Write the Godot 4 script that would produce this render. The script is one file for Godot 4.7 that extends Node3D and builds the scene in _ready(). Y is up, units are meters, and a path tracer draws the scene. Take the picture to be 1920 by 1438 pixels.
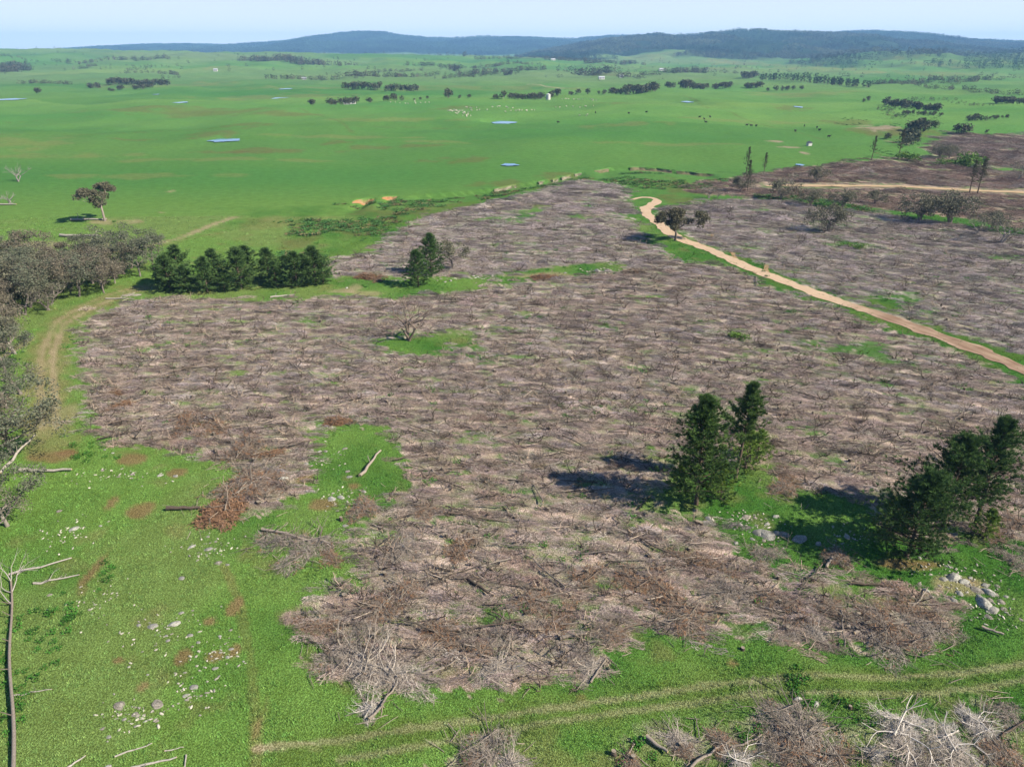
extends Node3D
# A logged pine block seen from the air: slash, grass tracks, a dirt road, pines and gums left standing, paddocks and blue hills.

# ------------------------------------------------------------------ mesh building
class Shape:
	var v := PackedVector3Array()
	var n := PackedVector3Array()
	var c := PackedColorArray()
	func tri(a: Vector3, b: Vector3, d: Vector3, k: Color) -> void:
		v.push_back(a); v.push_back(b); v.push_back(d)
		c.push_back(k); c.push_back(k); c.push_back(k)
	func spike(a: Vector3, b: Vector3, r: float, k: Color) -> void:
		var w := (b - a)
		var s := w.cross(Vector3.UP if absf(w.y) < 0.8 * w.length() else Vector3.RIGHT).normalized() * r
		var u := w.cross(s).normalized() * r
		var p := a + u
		var q := a - u * 0.5 + s * 0.87
		var o := a - u * 0.5 - s * 0.87
		v.append_array([p, b, q, q, b, o, o, b, p])
		c.append_array([k, k, k, k, k, k, k, k, k])
	func tube(pts: PackedVector3Array, radii: PackedFloat32Array, sides: int, k: Color, k2: Color, cap := false) -> void:
		var m := pts.size()
		var ring := []
		var norm := []
		var s := Vector3.ZERO
		for i in m:
			var w: Vector3 = (pts[mini(i + 1, m - 1)] - pts[maxi(i - 1, 0)]).normalized()
			if i == 0:
				s = w.cross(Vector3.UP if absf(w.y) < 0.8 else Vector3.RIGHT).normalized()
			else:
				s = (s - w * s.dot(w)).normalized()
			var u := w.cross(s)
			var r := []
			var rn := []
			for j in sides:
				var t := TAU * j / sides
				var o := s * cos(t) + u * sin(t)
				rn.append(o)
				r.append(pts[i] + o * radii[i])
			ring.append(r)
			norm.append(rn)
		for i in m - 1:
			var ka := k.lerp(k2, float(i) / (m - 1))
			var kb := k.lerp(k2, float(i + 1) / (m - 1))
			for j in sides:
				var jj := (j + 1) % sides
				for q in [[i, j], [i + 1, jj], [i, jj], [i, j], [i + 1, j], [i + 1, jj]]:
					v.push_back(ring[q[0]][q[1]])
					n.push_back(norm[q[0]][q[1]])
					c.push_back(ka if q[0] == i else kb)
		if cap:
			for e in [0, m - 1]:
				var w: Vector3 = (pts[1] - pts[0] if e == 0 else pts[m - 2] - pts[m - 1]).normalized() * -1.0
				for j in sides:
					for q in ([pts[e], ring[e][j], ring[e][(j + 1) % sides]] if e == 0 else [pts[e], ring[e][(j + 1) % sides], ring[e][j]]):
						v.push_back(q)
						n.push_back(w)
						c.push_back(k2 if e else k)
	func mesh() -> ArrayMesh:
		if v.is_empty():
			return ArrayMesh.new()
		var a := []
		a.resize(Mesh.ARRAY_MAX)
		a[Mesh.ARRAY_VERTEX] = v
		a[Mesh.ARRAY_COLOR] = c
		if n.size() == v.size():
			a[Mesh.ARRAY_NORMAL] = n
		var m := ArrayMesh.new()
		m.add_surface_from_arrays(Mesh.PRIMITIVE_TRIANGLES, a)
		return m

var rng := RandomNumberGenerator.new()
var nfine := FastNoiseLite.new()
var nmid := FastNoiseLite.new()
var nbig := FastNoiseLite.new()
var npatch := FastNoiseLite.new()
var ngully := FastNoiseLite.new()
var ncell := FastNoiseLite.new()   # one value for each paddock
var taken := {}

func noise(f: float, sd: int, oct := 3) -> FastNoiseLite:
	var k := FastNoiseLite.new()
	k.noise_type = FastNoiseLite.TYPE_SIMPLEX_SMOOTH
	k.seed = sd
	k.frequency = f
	k.fractal_octaves = oct
	return k

func rr(a: float, b: float) -> float:
	return rng.randf_range(a, b)

func mat(rough: float, backlit := 0.0, spec := 0.25) -> StandardMaterial3D:
	var m := StandardMaterial3D.new()
	m.vertex_color_use_as_albedo = true
	m.roughness = rough
	m.metallic_specular = spec
	m.cull_mode = BaseMaterial3D.CULL_DISABLED
	if backlit > 0.0:
		m.backlight_enabled = true
		m.backlight = Color(backlit, backlit, backlit).linear_to_srgb()
	return m

func numbered(called: String) -> String:
	taken[called] = taken.get(called, -1) + 1
	return called if taken[called] == 0 else "%s_%03d" % [called, taken[called]]

func thing(called: String, at: Vector3, turn := 0.0, size := 1.0) -> Node3D:
	var o := Node3D.new()
	o.name = numbered(called)
	add_child(o)
	o.position = at
	o.rotation.y = turn
	o.scale = Vector3.ONE * size
	return o

func part(called: String, m: Mesh, material: Material, under: Node) -> MeshInstance3D:
	var o := MeshInstance3D.new()
	o.name = called
	o.mesh = m
	o.material_override = material
	under.add_child(o, true)
	return o

func solid(called: String, m: Mesh, material: Material, at := Vector3.ZERO) -> MeshInstance3D:
	var o := part(numbered(called), m, material, self)
	o.position = at
	return o

func structure(called: String, m: Mesh, material: Material) -> MeshInstance3D:
	var o := solid(called, m, material)
	o.set_meta("kind", "structure")
	return o

func again(proto: Node3D, called: String, at: Vector3, turn := 0.0, size := 1.0) -> Node3D:
	var o: Node3D = proto.duplicate()
	o.name = numbered(called)
	add_child(o)
	o.position = at
	o.rotation = Vector3(0, turn, 0)
	o.scale = Vector3.ONE * size
	return o

func tag(o: Node, label: String, category: String, group := "") -> void:
	o.set_meta("label", label)
	o.set_meta("category", category)
	if group:
		o.set_meta("group", group)

func stuff(called: String, m: Mesh, material: Material, at: Array[Transform3D], tint: PackedColorArray, label: String) -> void:
	if at.is_empty():
		return
	var mm := MultiMesh.new()
	mm.transform_format = MultiMesh.TRANSFORM_3D
	mm.use_colors = true
	mm.mesh = m
	mm.instance_count = at.size()
	for i in at.size():
		mm.set_instance_transform(i, at[i])
		mm.set_instance_color(i, tint[i])
	var o := MultiMeshInstance3D.new()
	o.name = numbered(called)
	o.multimesh = mm
	o.material_override = material
	o.set_meta("kind", "stuff")
	o.set_meta("label", label)
	add_child(o)

# ------------------------------------------------------------------ labels: what a thing is, then where it stands
var landmarks := []
var told := {}

func note(o: Node3D, look: String, category: String, group := "", rests := "") -> void:
	var best := 1e9
	var where := "in the open"
	var key := ""
	for l in landmarks:
		var to := Vector2(o.position.x, o.position.z) - (l[0] as Vector2)
		var far := to.length()
		if far < best and far > 0.3:
			best = far
			var side := "right of" if to.x > 0 else "left of"
			if absf(to.y) > absf(to.x) * 1.4:
				side = "in front of" if to.y > 0 else "behind"
			where = side + " " + l[1]
	key = look + " " + (rests + " " if rests else "") + where
	if not told.has(key):
		told[key] = []
	told[key].append([best, o, category, group])

const ONES := ["", "first", "second", "third", "fourth", "fifth", "sixth", "seventh", "eighth", "ninth", "tenth", "eleventh", "twelfth", "thirteenth", "fourteenth", "fifteenth", "sixteenth", "seventeenth", "eighteenth", "nineteenth"]
const TENS := ["", "", "twenty", "thirty", "forty", "fifty", "sixty", "seventy", "eighty", "ninety"]

func place(i: int) -> String:
	if i == 1:
		return "nearest"
	if i < 20:
		return ONES[i] + " nearest"
	if i < 100:
		return TENS[i / 10] + ("-" + ONES[i % 10] if i % 10 else "th") + " nearest"
	return "beyond the hundredth"

func tell() -> void:
	for key in told:
		var a: Array = told[key]
		a.sort_custom(func(p, q): return p[0] < q[0])
		for i in a.size():
			var s: String = key
			if a.size() > 1:
				s += ", " + place(i + 1)
			tag(a[i][1], s, a[i][2], a[i][3])

# ------------------------------------------------------------------ the lie of the land
var ridges := []
var dams := []          # x, z, radius in x, radius in z, level
var slash_areas := []   # polygon, box, tone
var islands := []       # grass inside the slash: polygons
var island_spots := []  # and ellipses
var soils := []         # ellipse, colour, strength
var gullies := []       # polyline, depth: the near side lies lower
var clearings := []     # grass openings in the hill forest
var ruts := []          # polyline, box, half width, colour, strength

func swell(d: float) -> float:
	return 0.25 + 3.6 * smoothstep(150.0, 450.0, d) + 3.0 * smoothstep(700.0, 1800.0, d)

func hills(x: float, z: float) -> Vector2:   # height, and how wooded
	var d := -z
	var h := 0.0
	var wood := 0.0
	for r in ridges:
		var wob: float = r.wob * nbig.get_noise_2d(x * 0.6 + r.z0, 77.0)
		var z0: float = r.z0 + wob
		var s := 0.0
		if d < z0:
			s = (d - (z0 - r.front)) / r.front
		else:
			s = 1.0 - (d - z0) / r.back
		if s <= 0.0:
			continue
		var p: PackedVector2Array = r.line
		if x <= p[0].x or x >= p[p.size() - 1].x:
			continue
		var i := p.bsearch(Vector2(x, -1e6)) - 1
		var a := p[i]
		var b := p[i + 1]
		var t := (x - a.x) / (b.x - a.x)
		var top := lerpf(a.y, b.y, lerpf(t, t * t * (3.0 - 2.0 * t), 0.5))
		var g: float = 1.0 - r.cut * absf(ngully.get_noise_2d(x * r.fold, z * r.fold * 0.45)) * 4.0 * s * (1.0 - s)
		var e: float = top * pow(s * s * (3.0 - 2.0 * s), r.power) * g
		if e > h:
			h = e
			wood = r.wood * smoothstep(r.tree_line, r.tree_line + 0.12, s + 0.25 * nmid.get_noise_2d(x * 0.12, z * 0.12))
	if wood > 0.0:
		for e in clearings:
			var t: float = ((x - e.x) / e.z) ** 2 + ((z - e.y) / e.w) ** 2
			if t < 2.0:
				wood *= smoothstep(0.6, 1.3, t + 1.2 * nmid.get_noise_2d(x * 0.5, z * 0.5))
	return Vector2(h, wood)

func height(x: float, z: float) -> float:
	var d := -z
	var cut := 0.0
	if d > 150.0 and d < 460.0:
		for g in gullies:
			var p: PackedVector2Array = g[0]
			if x <= p[0].x or x >= p[p.size() - 1].x:
				continue
			var i := p.bsearch(Vector2(x, -1e6)) - 1
			var dz := z - lerpf(p[i].y, p[i + 1].y, (x - p[i].x) / (p[i + 1].x - p[i].x))
			if dz > 0.0 and dz < 26.0:
				var ends := smoothstep(0.0, 4.0, x - p[0].x) * smoothstep(0.0, 4.0, p[p.size() - 1].x - x)
				cut = maxf(cut, g[1] * ends * (1.0 - smoothstep(4.0, 26.0, dz)))
	var h := nfine.get_noise_2d(x, z) * (0.12 - 0.09 * smoothstep(120.0, 260.0, d)) + nmid.get_noise_2d(x, z) * swell(d)
	h -= cut
	if d > 900.0:
		h += hills(x, z).x
	if d > 180.0:
		for p in dams:
			var e: float = ((x - p[0]) / p[2]) ** 2 + ((z - p[1]) / p[3]) ** 2
			if e < 4.0:
				h = lerpf(p[4] - 0.5, h, smoothstep(0.8, 3.5, e))
	return h

func on(p: Vector2, up := 0.0) -> Vector3:
	return Vector3(p.x, height(p.x, p.y) + up, p.y)

func box_of(p: PackedVector2Array, grow := 0.0) -> Rect2:
	var r := Rect2(p[0], Vector2.ZERO)
	for q in p:
		r = r.expand(q)
	return r.grow(grow)

# how much slash lies at a point, and its tone: 0 grey, 1 brown, 2 red brown
func slash(x: float, z: float) -> Vector2:
	var d := -z
	var k := 0.6 + d * 0.012
	var p := Vector2(x + npatch.get_noise_2d(x * 0.9 / k, z * 0.9 / k) * 3.2 * k, z + npatch.get_noise_2d(x * 0.9 / k + 300.0, z * 0.9 / k) * 1.9 * k)
	var got := Vector2.ZERO
	for a in slash_areas:
		if a[1].has_point(p) and Geometry2D.is_point_in_polygon(p, a[0]):
			got = Vector2(a[3], a[2])
			break
	if got.x == 0.0:
		return got
	for a in islands:
		if a[1].has_point(p) and Geometry2D.is_point_in_polygon(p, a[0]):
			return Vector2.ZERO
	for e in island_spots:
		var t: float = ((p.x - e.x) / e.z) ** 2 + ((p.y - e.y) / e.w) ** 2
		if t < 2.4 and t + 2.6 * npatch.get_noise_2d(x * 2.4 + 60.0, z * 2.4) < 0.95:
			got.x *= 0.22 if t > 0.35 else 0.08
	if d < 95.0 and got.y < 2.0:
		got.y = clampf(got.y + smoothstep(95.0, 62.0, d) * 0.6, 0.0, 1.6)
	var thin := npatch.get_noise_2d(x * 1.1 + 900.0, z * 2.6)
	got.x *= clampf(1.0 - 0.9 * smoothstep(0.16, 0.6, thin) - 0.3 * smoothstep(0.0, 0.5, npatch.get_noise_2d(x * 4.0 + 30.0, z * 6.0)), 0.1, 1.0)
	return got

# +1 between the old planting rows, -1 on the windrows; they run across the block and bend towards the viewer on the right
func row_at(x: float, z: float) -> float:
	return -cos((z - 0.16 * x - 0.0021 * x * x + 0.9 * npatch.get_noise_2d(x * 0.5, z * 0.5)) * TAU / 2.9)

func blend(c: Color, k: Color, t: float) -> Color:
	return c.lerp(k, clampf(t, 0.0, 1.0))

func ground_colour(x: float, z: float) -> Color:
	var d := -z
	var big := nbig.get_noise_2d(x * 3.0, z * 3.0)
	var mid := npatch.get_noise_2d(x, z)
	var lush := Color(0.06, 0.165, 0.03)
	var dry := Color(0.15, 0.268, 0.06)
	var c := lush.lerp(dry, clampf(0.45 + 0.9 * big + 0.85 * mid + 0.3 * nmid.get_noise_2d(x * 4.0, z * 4.0) - 0.011 * x, 0.0, 1.0))
	if d > 170.0:
		var e := Color(0.08, 0.215, 0.052).lerp(Color(0.14, 0.255, 0.064), clampf(0.35 + 1.2 * nbig.get_noise_2d(x * 0.9, z * 2.2) * 0.6 + 0.1 * mid, 0.0, 1.0))
		c = c.lerp(e, smoothstep(170.0, 260.0, d))
	if d < 190.0:
		var olive := nmid.get_noise_2d(x * 3.2 + 20.0, z * 3.2) + 0.5 * mid - 0.004 * x
		c = c.lerp(Color(0.19, 0.245, 0.085), 0.5 * smoothstep(0.08, 0.5, olive))
	if d > 260.0:
		var field := ncell.get_noise_2d(x * 0.7 + 0.25 * z, z)
		c = c * (1.0 + 0.16 * field * smoothstep(260.0, 600.0, d))
		c.r *= 1.0 + 0.2 * ncell.get_noise_2d(x * 0.7 + 0.25 * z, z + 0.01) * smoothstep(400.0, 800.0, d)
	if d > 700.0:
		var f := nbig.get_noise_2d(x * 0.35 + 500.0, z * 0.5)
		c = c.lerp(Color(0.16, 0.235, 0.1), smoothstep(600.0, 1500.0, d) * clampf(0.45 + 1.5 * f, 0.1, 0.9))
		var w := hills(x, z).y
		c = c.lerp(Color(0.035, 0.06, 0.03), w)
	if d < 700.0:
		var s := slash(x + (1.2 + d * 0.006) * npatch.get_noise_2d(x * 7.0, z * 7.0) * 2.0, z + (1.0 + d * 0.004) * npatch.get_noise_2d(x * 7.0 + 70.0, z * 7.0) * 2.0)
		if s.x > 0.0:
			var litter := Color(0.52, 0.405, 0.37)
			if s.y < 1.0:
				litter = Color(0.47, 0.4, 0.39).lerp(litter, s.y)
			elif s.y >= 1.0:
				litter = litter.lerp(Color(0.43, 0.32, 0.275), s.y - 1.0)
			litter = litter * (0.85 + 0.8 * npatch.get_noise_2d(x * 5.0, z * 7.0)) * (1.0 + 0.1 * row_at(x, z) * smoothstep(240.0, 150.0, d))
			c = c.lerp(litter, s.x * clampf(0.9 - 1.3 * npatch.get_noise_2d(x * 3.0 + 50.0, z * 5.0), 0.1, 1.0))
	var bald := npatch.get_noise_2d(x * 2.2 + 400.0, z * 2.2)
	if d < 170.0 and bald > 0.24:
		c = c.lerp(Color(0.22, 0.2, 0.09), smoothstep(0.24, 0.6, bald) * 0.45)
	for e in soils:
		var q: Vector4 = e[0]
		var t: float = ((x - q.x) / q.z) ** 2 + ((z - q.y) / q.w) ** 2
		if t < 2.6:
			t += 2.2 * npatch.get_noise_2d(x * 40.0 / (20.0 + q.z), z * 40.0 / (20.0 + q.z))
			c = blend(c, e[1], e[2] * smoothstep(1.3, 0.2, t))
	var p := Vector2(x, z)
	for r in ruts:
		if r[1].has_point(p):
			var best := 1e9
			var line: PackedVector2Array = r[0]
			for i in line.size() - 1:
				best = minf(best, p.distance_squared_to(Geometry2D.get_closest_point_to_segment(p, line[i], line[i + 1])))
			var t: float = sqrt(best) / r[2]
			if t < 1.6:
				t += 0.6 * npatch.get_noise_2d(x * 6.0, z * 6.0)
				c = blend(c, r[3], r[4] * smoothstep(1.2, 0.5, t) * clampf(0.85 + 0.7 * mid, 0.25, 1.0))
	return c

func grain(f: float, sd: int, lo: Color, hi: Color, side := 512, contrast := 1.0) -> Image:
	var k := noise(f, sd, 5)
	var grey := k.get_seamless_image(side, side)
	var b := grey.get_data()
	var out := PackedByteArray()
	out.resize(side * side * 3)
	var table := PackedByteArray()
	table.resize(256 * 3)
	for i in 256:
		var col := lo.lerp(hi, clampf((i / 255.0 - 0.5) * contrast + 0.5, 0.0, 1.0))
		table[i * 3] = int(col.r * 255)
		table[i * 3 + 1] = int(col.g * 255)
		table[i * 3 + 2] = int(col.b * 255)
	for i in side * side:
		var t := b[i] * 3
		out[i * 3] = table[t]
		out[i * 3 + 1] = table[t + 1]
		out[i * 3 + 2] = table[t + 2]
	return Image.create_from_data(side, side, false, Image.FORMAT_RGB8, out)

func build_ground() -> void:
	var rows := PackedFloat32Array([400.0, 150.0, 40.0, 0.0, -15.0, -24.0])
	var d := 27.0
	while d < 8400.0:
		rows.push_back(-d)
		d *= 1.0078 if d < 900.0 else 1.012
	var cols := 430
	var nr := rows.size()
	var v := PackedVector3Array()
	var c := PackedColorArray()
	var uv := PackedVector2Array()
	var uv2 := PackedVector2Array()
	v.resize(nr * (cols + 1))
	c.resize(v.size())
	uv.resize(v.size())
	uv2.resize(v.size())
	var at := 0
	for i in nr:
		var z := rows[i]
		var half := 28.0 + 0.92 * maxf(-z, 10.0)
		for j in cols + 1:
			var u := 2.0 * j / cols - 1.0
			var x := half * u * (0.8 + 0.2 * u * u) * (1.0 if absf(u) < 1.0 else 3.0)
			v[at] = Vector3(x, height(x, z), z)
			c[at] = ground_colour(x, z)
			uv[at] = Vector2(x, z) / 3.7
			uv2[at] = Vector2(x * 0.9 + z * 0.3, z * 0.9 - x * 0.3) / 31.0
			at += 1
	var idx := PackedInt32Array()
	idx.resize((nr - 1) * cols * 6)
	at = 0
	for i in nr - 1:
		for j in cols:
			var a := i * (cols + 1) + j
			var b := a + cols + 1
			for q in [a, b, a + 1, a + 1, b, b + 1]:
				idx[at] = q
				at += 1
	# normals from the neighbours
	var nn := PackedVector3Array()
	nn.resize(v.size())
	for i in nr:
		var up := maxi(i - 1, 0) * (cols + 1)
		var dn := mini(i + 1, nr - 1) * (cols + 1)
		for j in cols + 1:
			var w := (v[i * (cols + 1) + mini(j + 1, cols)] - v[i * (cols + 1) + maxi(j - 1, 0)]).cross(v[dn + j] - v[up + j])
			nn[i * (cols + 1) + j] = -w.normalized() if w.y < 0 else w.normalized()
	var a := []
	a.resize(Mesh.ARRAY_MAX)
	a[Mesh.ARRAY_VERTEX] = v
	a[Mesh.ARRAY_NORMAL] = nn
	a[Mesh.ARRAY_COLOR] = c
	a[Mesh.ARRAY_TEX_UV] = uv
	a[Mesh.ARRAY_TEX_UV2] = uv2
	a[Mesh.ARRAY_INDEX] = idx
	var m := ArrayMesh.new()
	m.add_surface_from_arrays(Mesh.PRIMITIVE_TRIANGLES, a)
	var k := mat(0.95, 0.0, 0.12)
	k.albedo_texture = ImageTexture.create_from_image(grain(0.02, 5, Color(0.66, 0.66, 0.6), Color(1, 1, 1), 1024, 2.2))
	k.detail_enabled = true
	k.detail_uv_layer = BaseMaterial3D.DETAIL_UV_2
	k.detail_blend_mode = BaseMaterial3D.BLEND_MODE_MUL
	k.detail_albedo = ImageTexture.create_from_image(grain(0.02, 9, Color(0.93, 0.92, 0.9), Color(1, 1, 1), 512, 1.6))
	k.heightmap_enabled = true
	k.heightmap_scale = 6.0
	k.heightmap_texture = ImageTexture.create_from_image(grain(0.035, 23, Color(0, 0, 0), Color(1, 1, 1), 1024, 1.5))
	structure("ground", m, k)

# a ribbon of road laid on the ground, with ragged edges
func ribbon(line: PackedVector2Array, wide: float, lift: float, col: Array, step := 1.0) -> ArrayMesh:
	var curve := Curve3D.new()
	for i in line.size():
		var to := (line[mini(i + 1, line.size() - 1)] - line[maxi(i - 1, 0)]) / 6.0
		curve.add_point(Vector3(line[i].x, 0, line[i].y), Vector3(-to.x, 0, -to.y), Vector3(to.x, 0, to.y))
	var s := Shape.new()
	var across := [-1.0, -0.85, -0.55, -0.2, 0.2, 0.55, 0.85, 1.0]
	var last := []
	var far := 0.0
	var total := curve.get_baked_length()
	while far < total:
		var p := curve.sample_baked(far)
		var q := curve.sample_baked(minf(far + 0.5, total))
		var w := Vector2(q.x - p.x, q.z - p.z).normalized().orthogonal()
		var half := wide * 0.5 * (1.0 + 0.4 * nfine.get_noise_2d(far * 1.4, 40.0)) * (0.35 + 0.65 * smoothstep(0.0, 0.12, far / total))
		var now := []
		for a in across:
			var edge := 1.0 + (0.5 * npatch.get_noise_2d(far * 6.0, a * 90.0) if absf(a) == 1.0 else 0.0)
			var o: Vector2 = Vector2(p.x, p.z) + w * half * a * edge
			var dip: float = -0.04 if absf(a) == 1.0 else 0.0
			var shade: float = 0.5 + 0.5 * cos(absf(a) * 7.0) * 0.6 + 0.7 * npatch.get_noise_2d(o.x * 4.0, o.y * 4.0)
			var t := far / total
			var base: Color = (col[0] as Color).lerp(col[1], smoothstep(col[3], col[3] + 0.12, t))
			now.append([on(o, lift + dip), base.lerp(col[2], clampf(shade * 0.5, 0.0, 0.7))])
		if last:
			for j in across.size() - 1:
				for g in [last[j], now[j + 1], now[j], last[j], last[j + 1], now[j + 1]]:
					s.v.push_back(g[0])
					s.n.push_back(Vector3.UP)
					s.c.push_back(g[1])
		last = now
		far += step
	return s.mesh()

# ------------------------------------------------------------------ plants
var bark := mat(0.9)
var leaf := mat(0.75, 0.35, 0.2)
var needle := mat(0.7, 0.3, 0.2)
var wood := mat(0.85)
var rockm := mat(0.9)

func limb(s: Shape, p: Vector3, dir: Vector3, long: float, r: float, deep: int, tips: Array, k: Color, wild: float, thin := 0.62) -> void:
	var pts := PackedVector3Array([p])
	var radii := PackedFloat32Array([r])
	var w := dir.normalized()
	var n := 4
	for i in n:
		w = (w + Vector3(rr(-1, 1), rr(-0.6, 1), rr(-1, 1)) * wild * 0.45).normalized()
		p += w * long / n
		pts.push_back(p)
		radii.push_back(lerpf(r, r * thin, float(i + 1) / n))
	s.tube(pts, radii, 6 if r > 0.06 else 4 if r > 0.025 else 3, k, k * 1.06)
	if deep <= 0:
		tips.append(p)
		return
	var kids := rng.randi_range(2, 3)
	for i in kids:
		var side := w.cross(Vector3(rr(-1, 1), rr(-1, 1), rr(-1, 1))).normalized()
		limb(s, p if i else p, (w + side * rr(0.45, 0.95) + Vector3.UP * 0.12).normalized(), long * rr(0.6, 0.82), r * thin * rr(0.72, 0.95), deep - 1, tips, k, wild, thin)
	if deep >= 2:
		tips.append(pts[2] + Vector3(rr(-0.3, 0.3), 0.2, rr(-0.3, 0.3)))

func clump(s: Shape, at: Vector3, r: float, many: int, size: float, ka: Color, kb: Color) -> void:
	for i in many:
		var o := Vector3(rr(-1, 1), rr(-1, 1), rr(-1, 1))
		if o.length() > 1.0:
			o = o.normalized() * rr(0.5, 1.0)
		var p := at + o * r * Vector3(1, 0.72, 1)
		var a := Vector3(rr(-1, 1), rr(-1, 0.6), rr(-1, 1)).normalized() * size * rr(0.6, 1.3)
		var b := a.cross(Vector3(rr(-1, 1), rr(-1, 1), rr(-1, 1))).normalized() * size * rr(0.25, 0.5)
		s.tri(p - b, p + b, p + a, ka.lerp(kb, rng.randf()))

# a gum: trunk, main limbs and a broken crown of leaf clumps
func gum(called: String, tall: float, spread: float, r: float, k: Color, leaves: int, ka: Color, kb: Color, stems := 1, lean := 0.1, first := 0.35, deep := 2, size := 0.26) -> Node3D:
	var o := thing(called, Vector3.ZERO)
	var tips := []
	for q in stems:
		var s := Shape.new()
		var p := Vector3(rr(-0.3, 0.3), -0.3, rr(-0.3, 0.3)) * (0.0 if stems == 1 else 1.0)
		p.y = -0.3
		var w := Vector3(rr(-1, 1), 0, rr(-1, 1)).normalized() * (lean if stems == 1 else rr(0.3, 0.6)) + Vector3.UP
		var pts := PackedVector3Array([p, p + Vector3(0, 0.5, 0)])
		var radii := PackedFloat32Array([r * 1.5, r * 1.05])
		var high := tall * first
		for i in 4:
			w = (w + Vector3(rr(-1, 1), 0.3, rr(-1, 1)) * 0.16).normalized()
			pts.push_back(pts[-1] + w * high / 4.0)
			radii.push_back(r * lerpf(1.0, 0.72, (i + 1) / 4.0))
		s.tube(pts, radii, 8, k * 0.8, k)
		part("trunk", s.mesh(), bark, o)
		var kids := 3 if stems > 1 else 4
		for i in kids:
			var l := Shape.new()
			var t := TAU * (i + rr(-0.25, 0.25)) / kids
			var out := Vector3(cos(t), rr(0.75, 1.5) * tall / spread * 0.5, sin(t)).normalized()
			var from := pts[-1] if i < 2 else pts[-2]
			limb(l, from, out, (tall - high) * rr(0.36, 0.5), r * 0.55, deep, tips, k, 0.55)
			part("limb", l.mesh(), bark, o)
	if leaves > 0:
		var s := Shape.new()
		for t in tips:
			if rng.randf() < 0.86:
				clump(s, t, rr(0.5, 0.95) * spread * 0.14 + 0.25, int(leaves * rr(0.6, 1.4)), size, ka, kb)
		part("crown", s.mesh(), leaf, o)
	return o

# a pine: straight trunk, whorls of boughs, tufts of needles along each bough
func pine(called: String, tall: float, wide: float, bare: float, whorls: int, boughs: int, tufts: int, blades: int, long: float, ka: Color, kb: Color, rag := 0.25) -> Node3D:
	var o := thing(called, Vector3.ZERO)
	var s := Shape.new()
	var pts := PackedVector3Array()
	var radii := PackedFloat32Array()
	var lean := Vector3(rr(-1, 1), 0, rr(-1, 1)) * 0.04
	for i in 7:
		var t := i / 6.0
		pts.push_back(Vector3(0, t * tall - 0.3, 0) + lean * t * tall + Vector3(rr(-0.05, 0.05), 0, rr(-0.05, 0.05)))
		radii.push_back(lerpf(tall * 0.017 + 0.05, 0.03, pow(t, 0.8)))
	s.tube(pts, radii, 7, Color(0.11, 0.085, 0.07), Color(0.14, 0.1, 0.075))
	part("trunk", s.mesh(), bark, o)
	var b := Shape.new()
	var f := Shape.new()
	for i in whorls:
		var t := lerpf(bare, 0.985, pow(float(i) / (whorls - 1), 0.9))
		var up := Vector3(0, t * tall, 0) + lean * t * tall
		var reach := wide * 0.5 * minf(1.0, pow(1.0 - t, 0.75) * 1.35) * (0.72 + 0.28 * smoothstep(bare, bare + 0.2, t))
		for j in boughs:
			var turn := TAU * (j + rr(-0.35, 0.35)) / boughs + i * 1.9
			var far := reach * rr(1.0 - rag * 1.6, 1.0 + rag)
			if rng.randf() < 0.14:
				continue
			var rise := lerpf(0.05, 0.9, t) + rr(-0.12, 0.2)
			var w := Vector3(cos(turn), rise, sin(turn)).normalized()
			var tip := up + w * far + Vector3(0, 0.12 * far, 0)
			b.spike(up, tip, 0.03 + 0.012 * far, Color(0.1, 0.075, 0.06))
			var shade := rng.randf()
			for q in tufts:
				var g := lerpf(0.2, 1.03, pow((q + rng.randf()) / tufts, 0.8))
				var at := up.lerp(tip, g) + Vector3(rr(-1, 1), rr(-0.5, 0.5), rr(-1, 1)) * far * (0.06 + 0.12 * g)
				for e in blades:
					var a := (w * 0.7 + Vector3(rr(-1, 1), rr(-0.3, 1.2), rr(-1, 1)) * 0.9).normalized() * long * rr(0.6, 1.25)
					var c := a.cross(Vector3(rr(-1, 1), rr(-1, 1), rr(-1, 1))).normalized() * long * 0.075
					f.tri(at - c, at + c, at + a, ka.lerp(kb, clampf(shade * 0.6 + rng.randf() * 0.5, 0, 1)))
	part("branches", b.mesh(), bark, o).set_meta("kind", "stuff")
	part("crown", f.mesh(), needle, o)
	return o

# a small far tree: a stem and a lobed crown
func far_tree(called: String, tall: float, wide: float, ka: Color, kb: Color, many: int, lobes: int, low := 0.25) -> Node3D:
	var o := thing(called, Vector3.ZERO)
	var s := Shape.new()
	s.spike(Vector3(0, -0.5, 0), Vector3(0, tall * 0.8, 0), tall * 0.035, Color(0.2, 0.18, 0.15))
	part("trunk", s.mesh(), bark, o)
	part("crown", far_crown(tall, wide, ka, kb, many, lobes, low), leaf, o)
	return o

func far_crown(tall: float, wide: float, ka: Color, kb: Color, many: int, lobes: int, low: float) -> ArrayMesh:
	var f := Shape.new()
	for l in lobes:
		var t := (l + 0.5) / lobes
		var turn := l * 2.4 + rr(-0.4, 0.4)
		var out := wide * 0.27 * (1.0 - absf(t - 0.45) * 1.1) * (0.3 if lobes == 1 else 1.0)
		var at := Vector3(cos(turn) * out, tall * lerpf(low + 0.12, 0.84, t), sin(turn) * out)
		clump(f, at, wide * rr(0.24, 0.36), many / lobes, wide * 0.17, ka, kb)
	return f.mesh()

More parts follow.
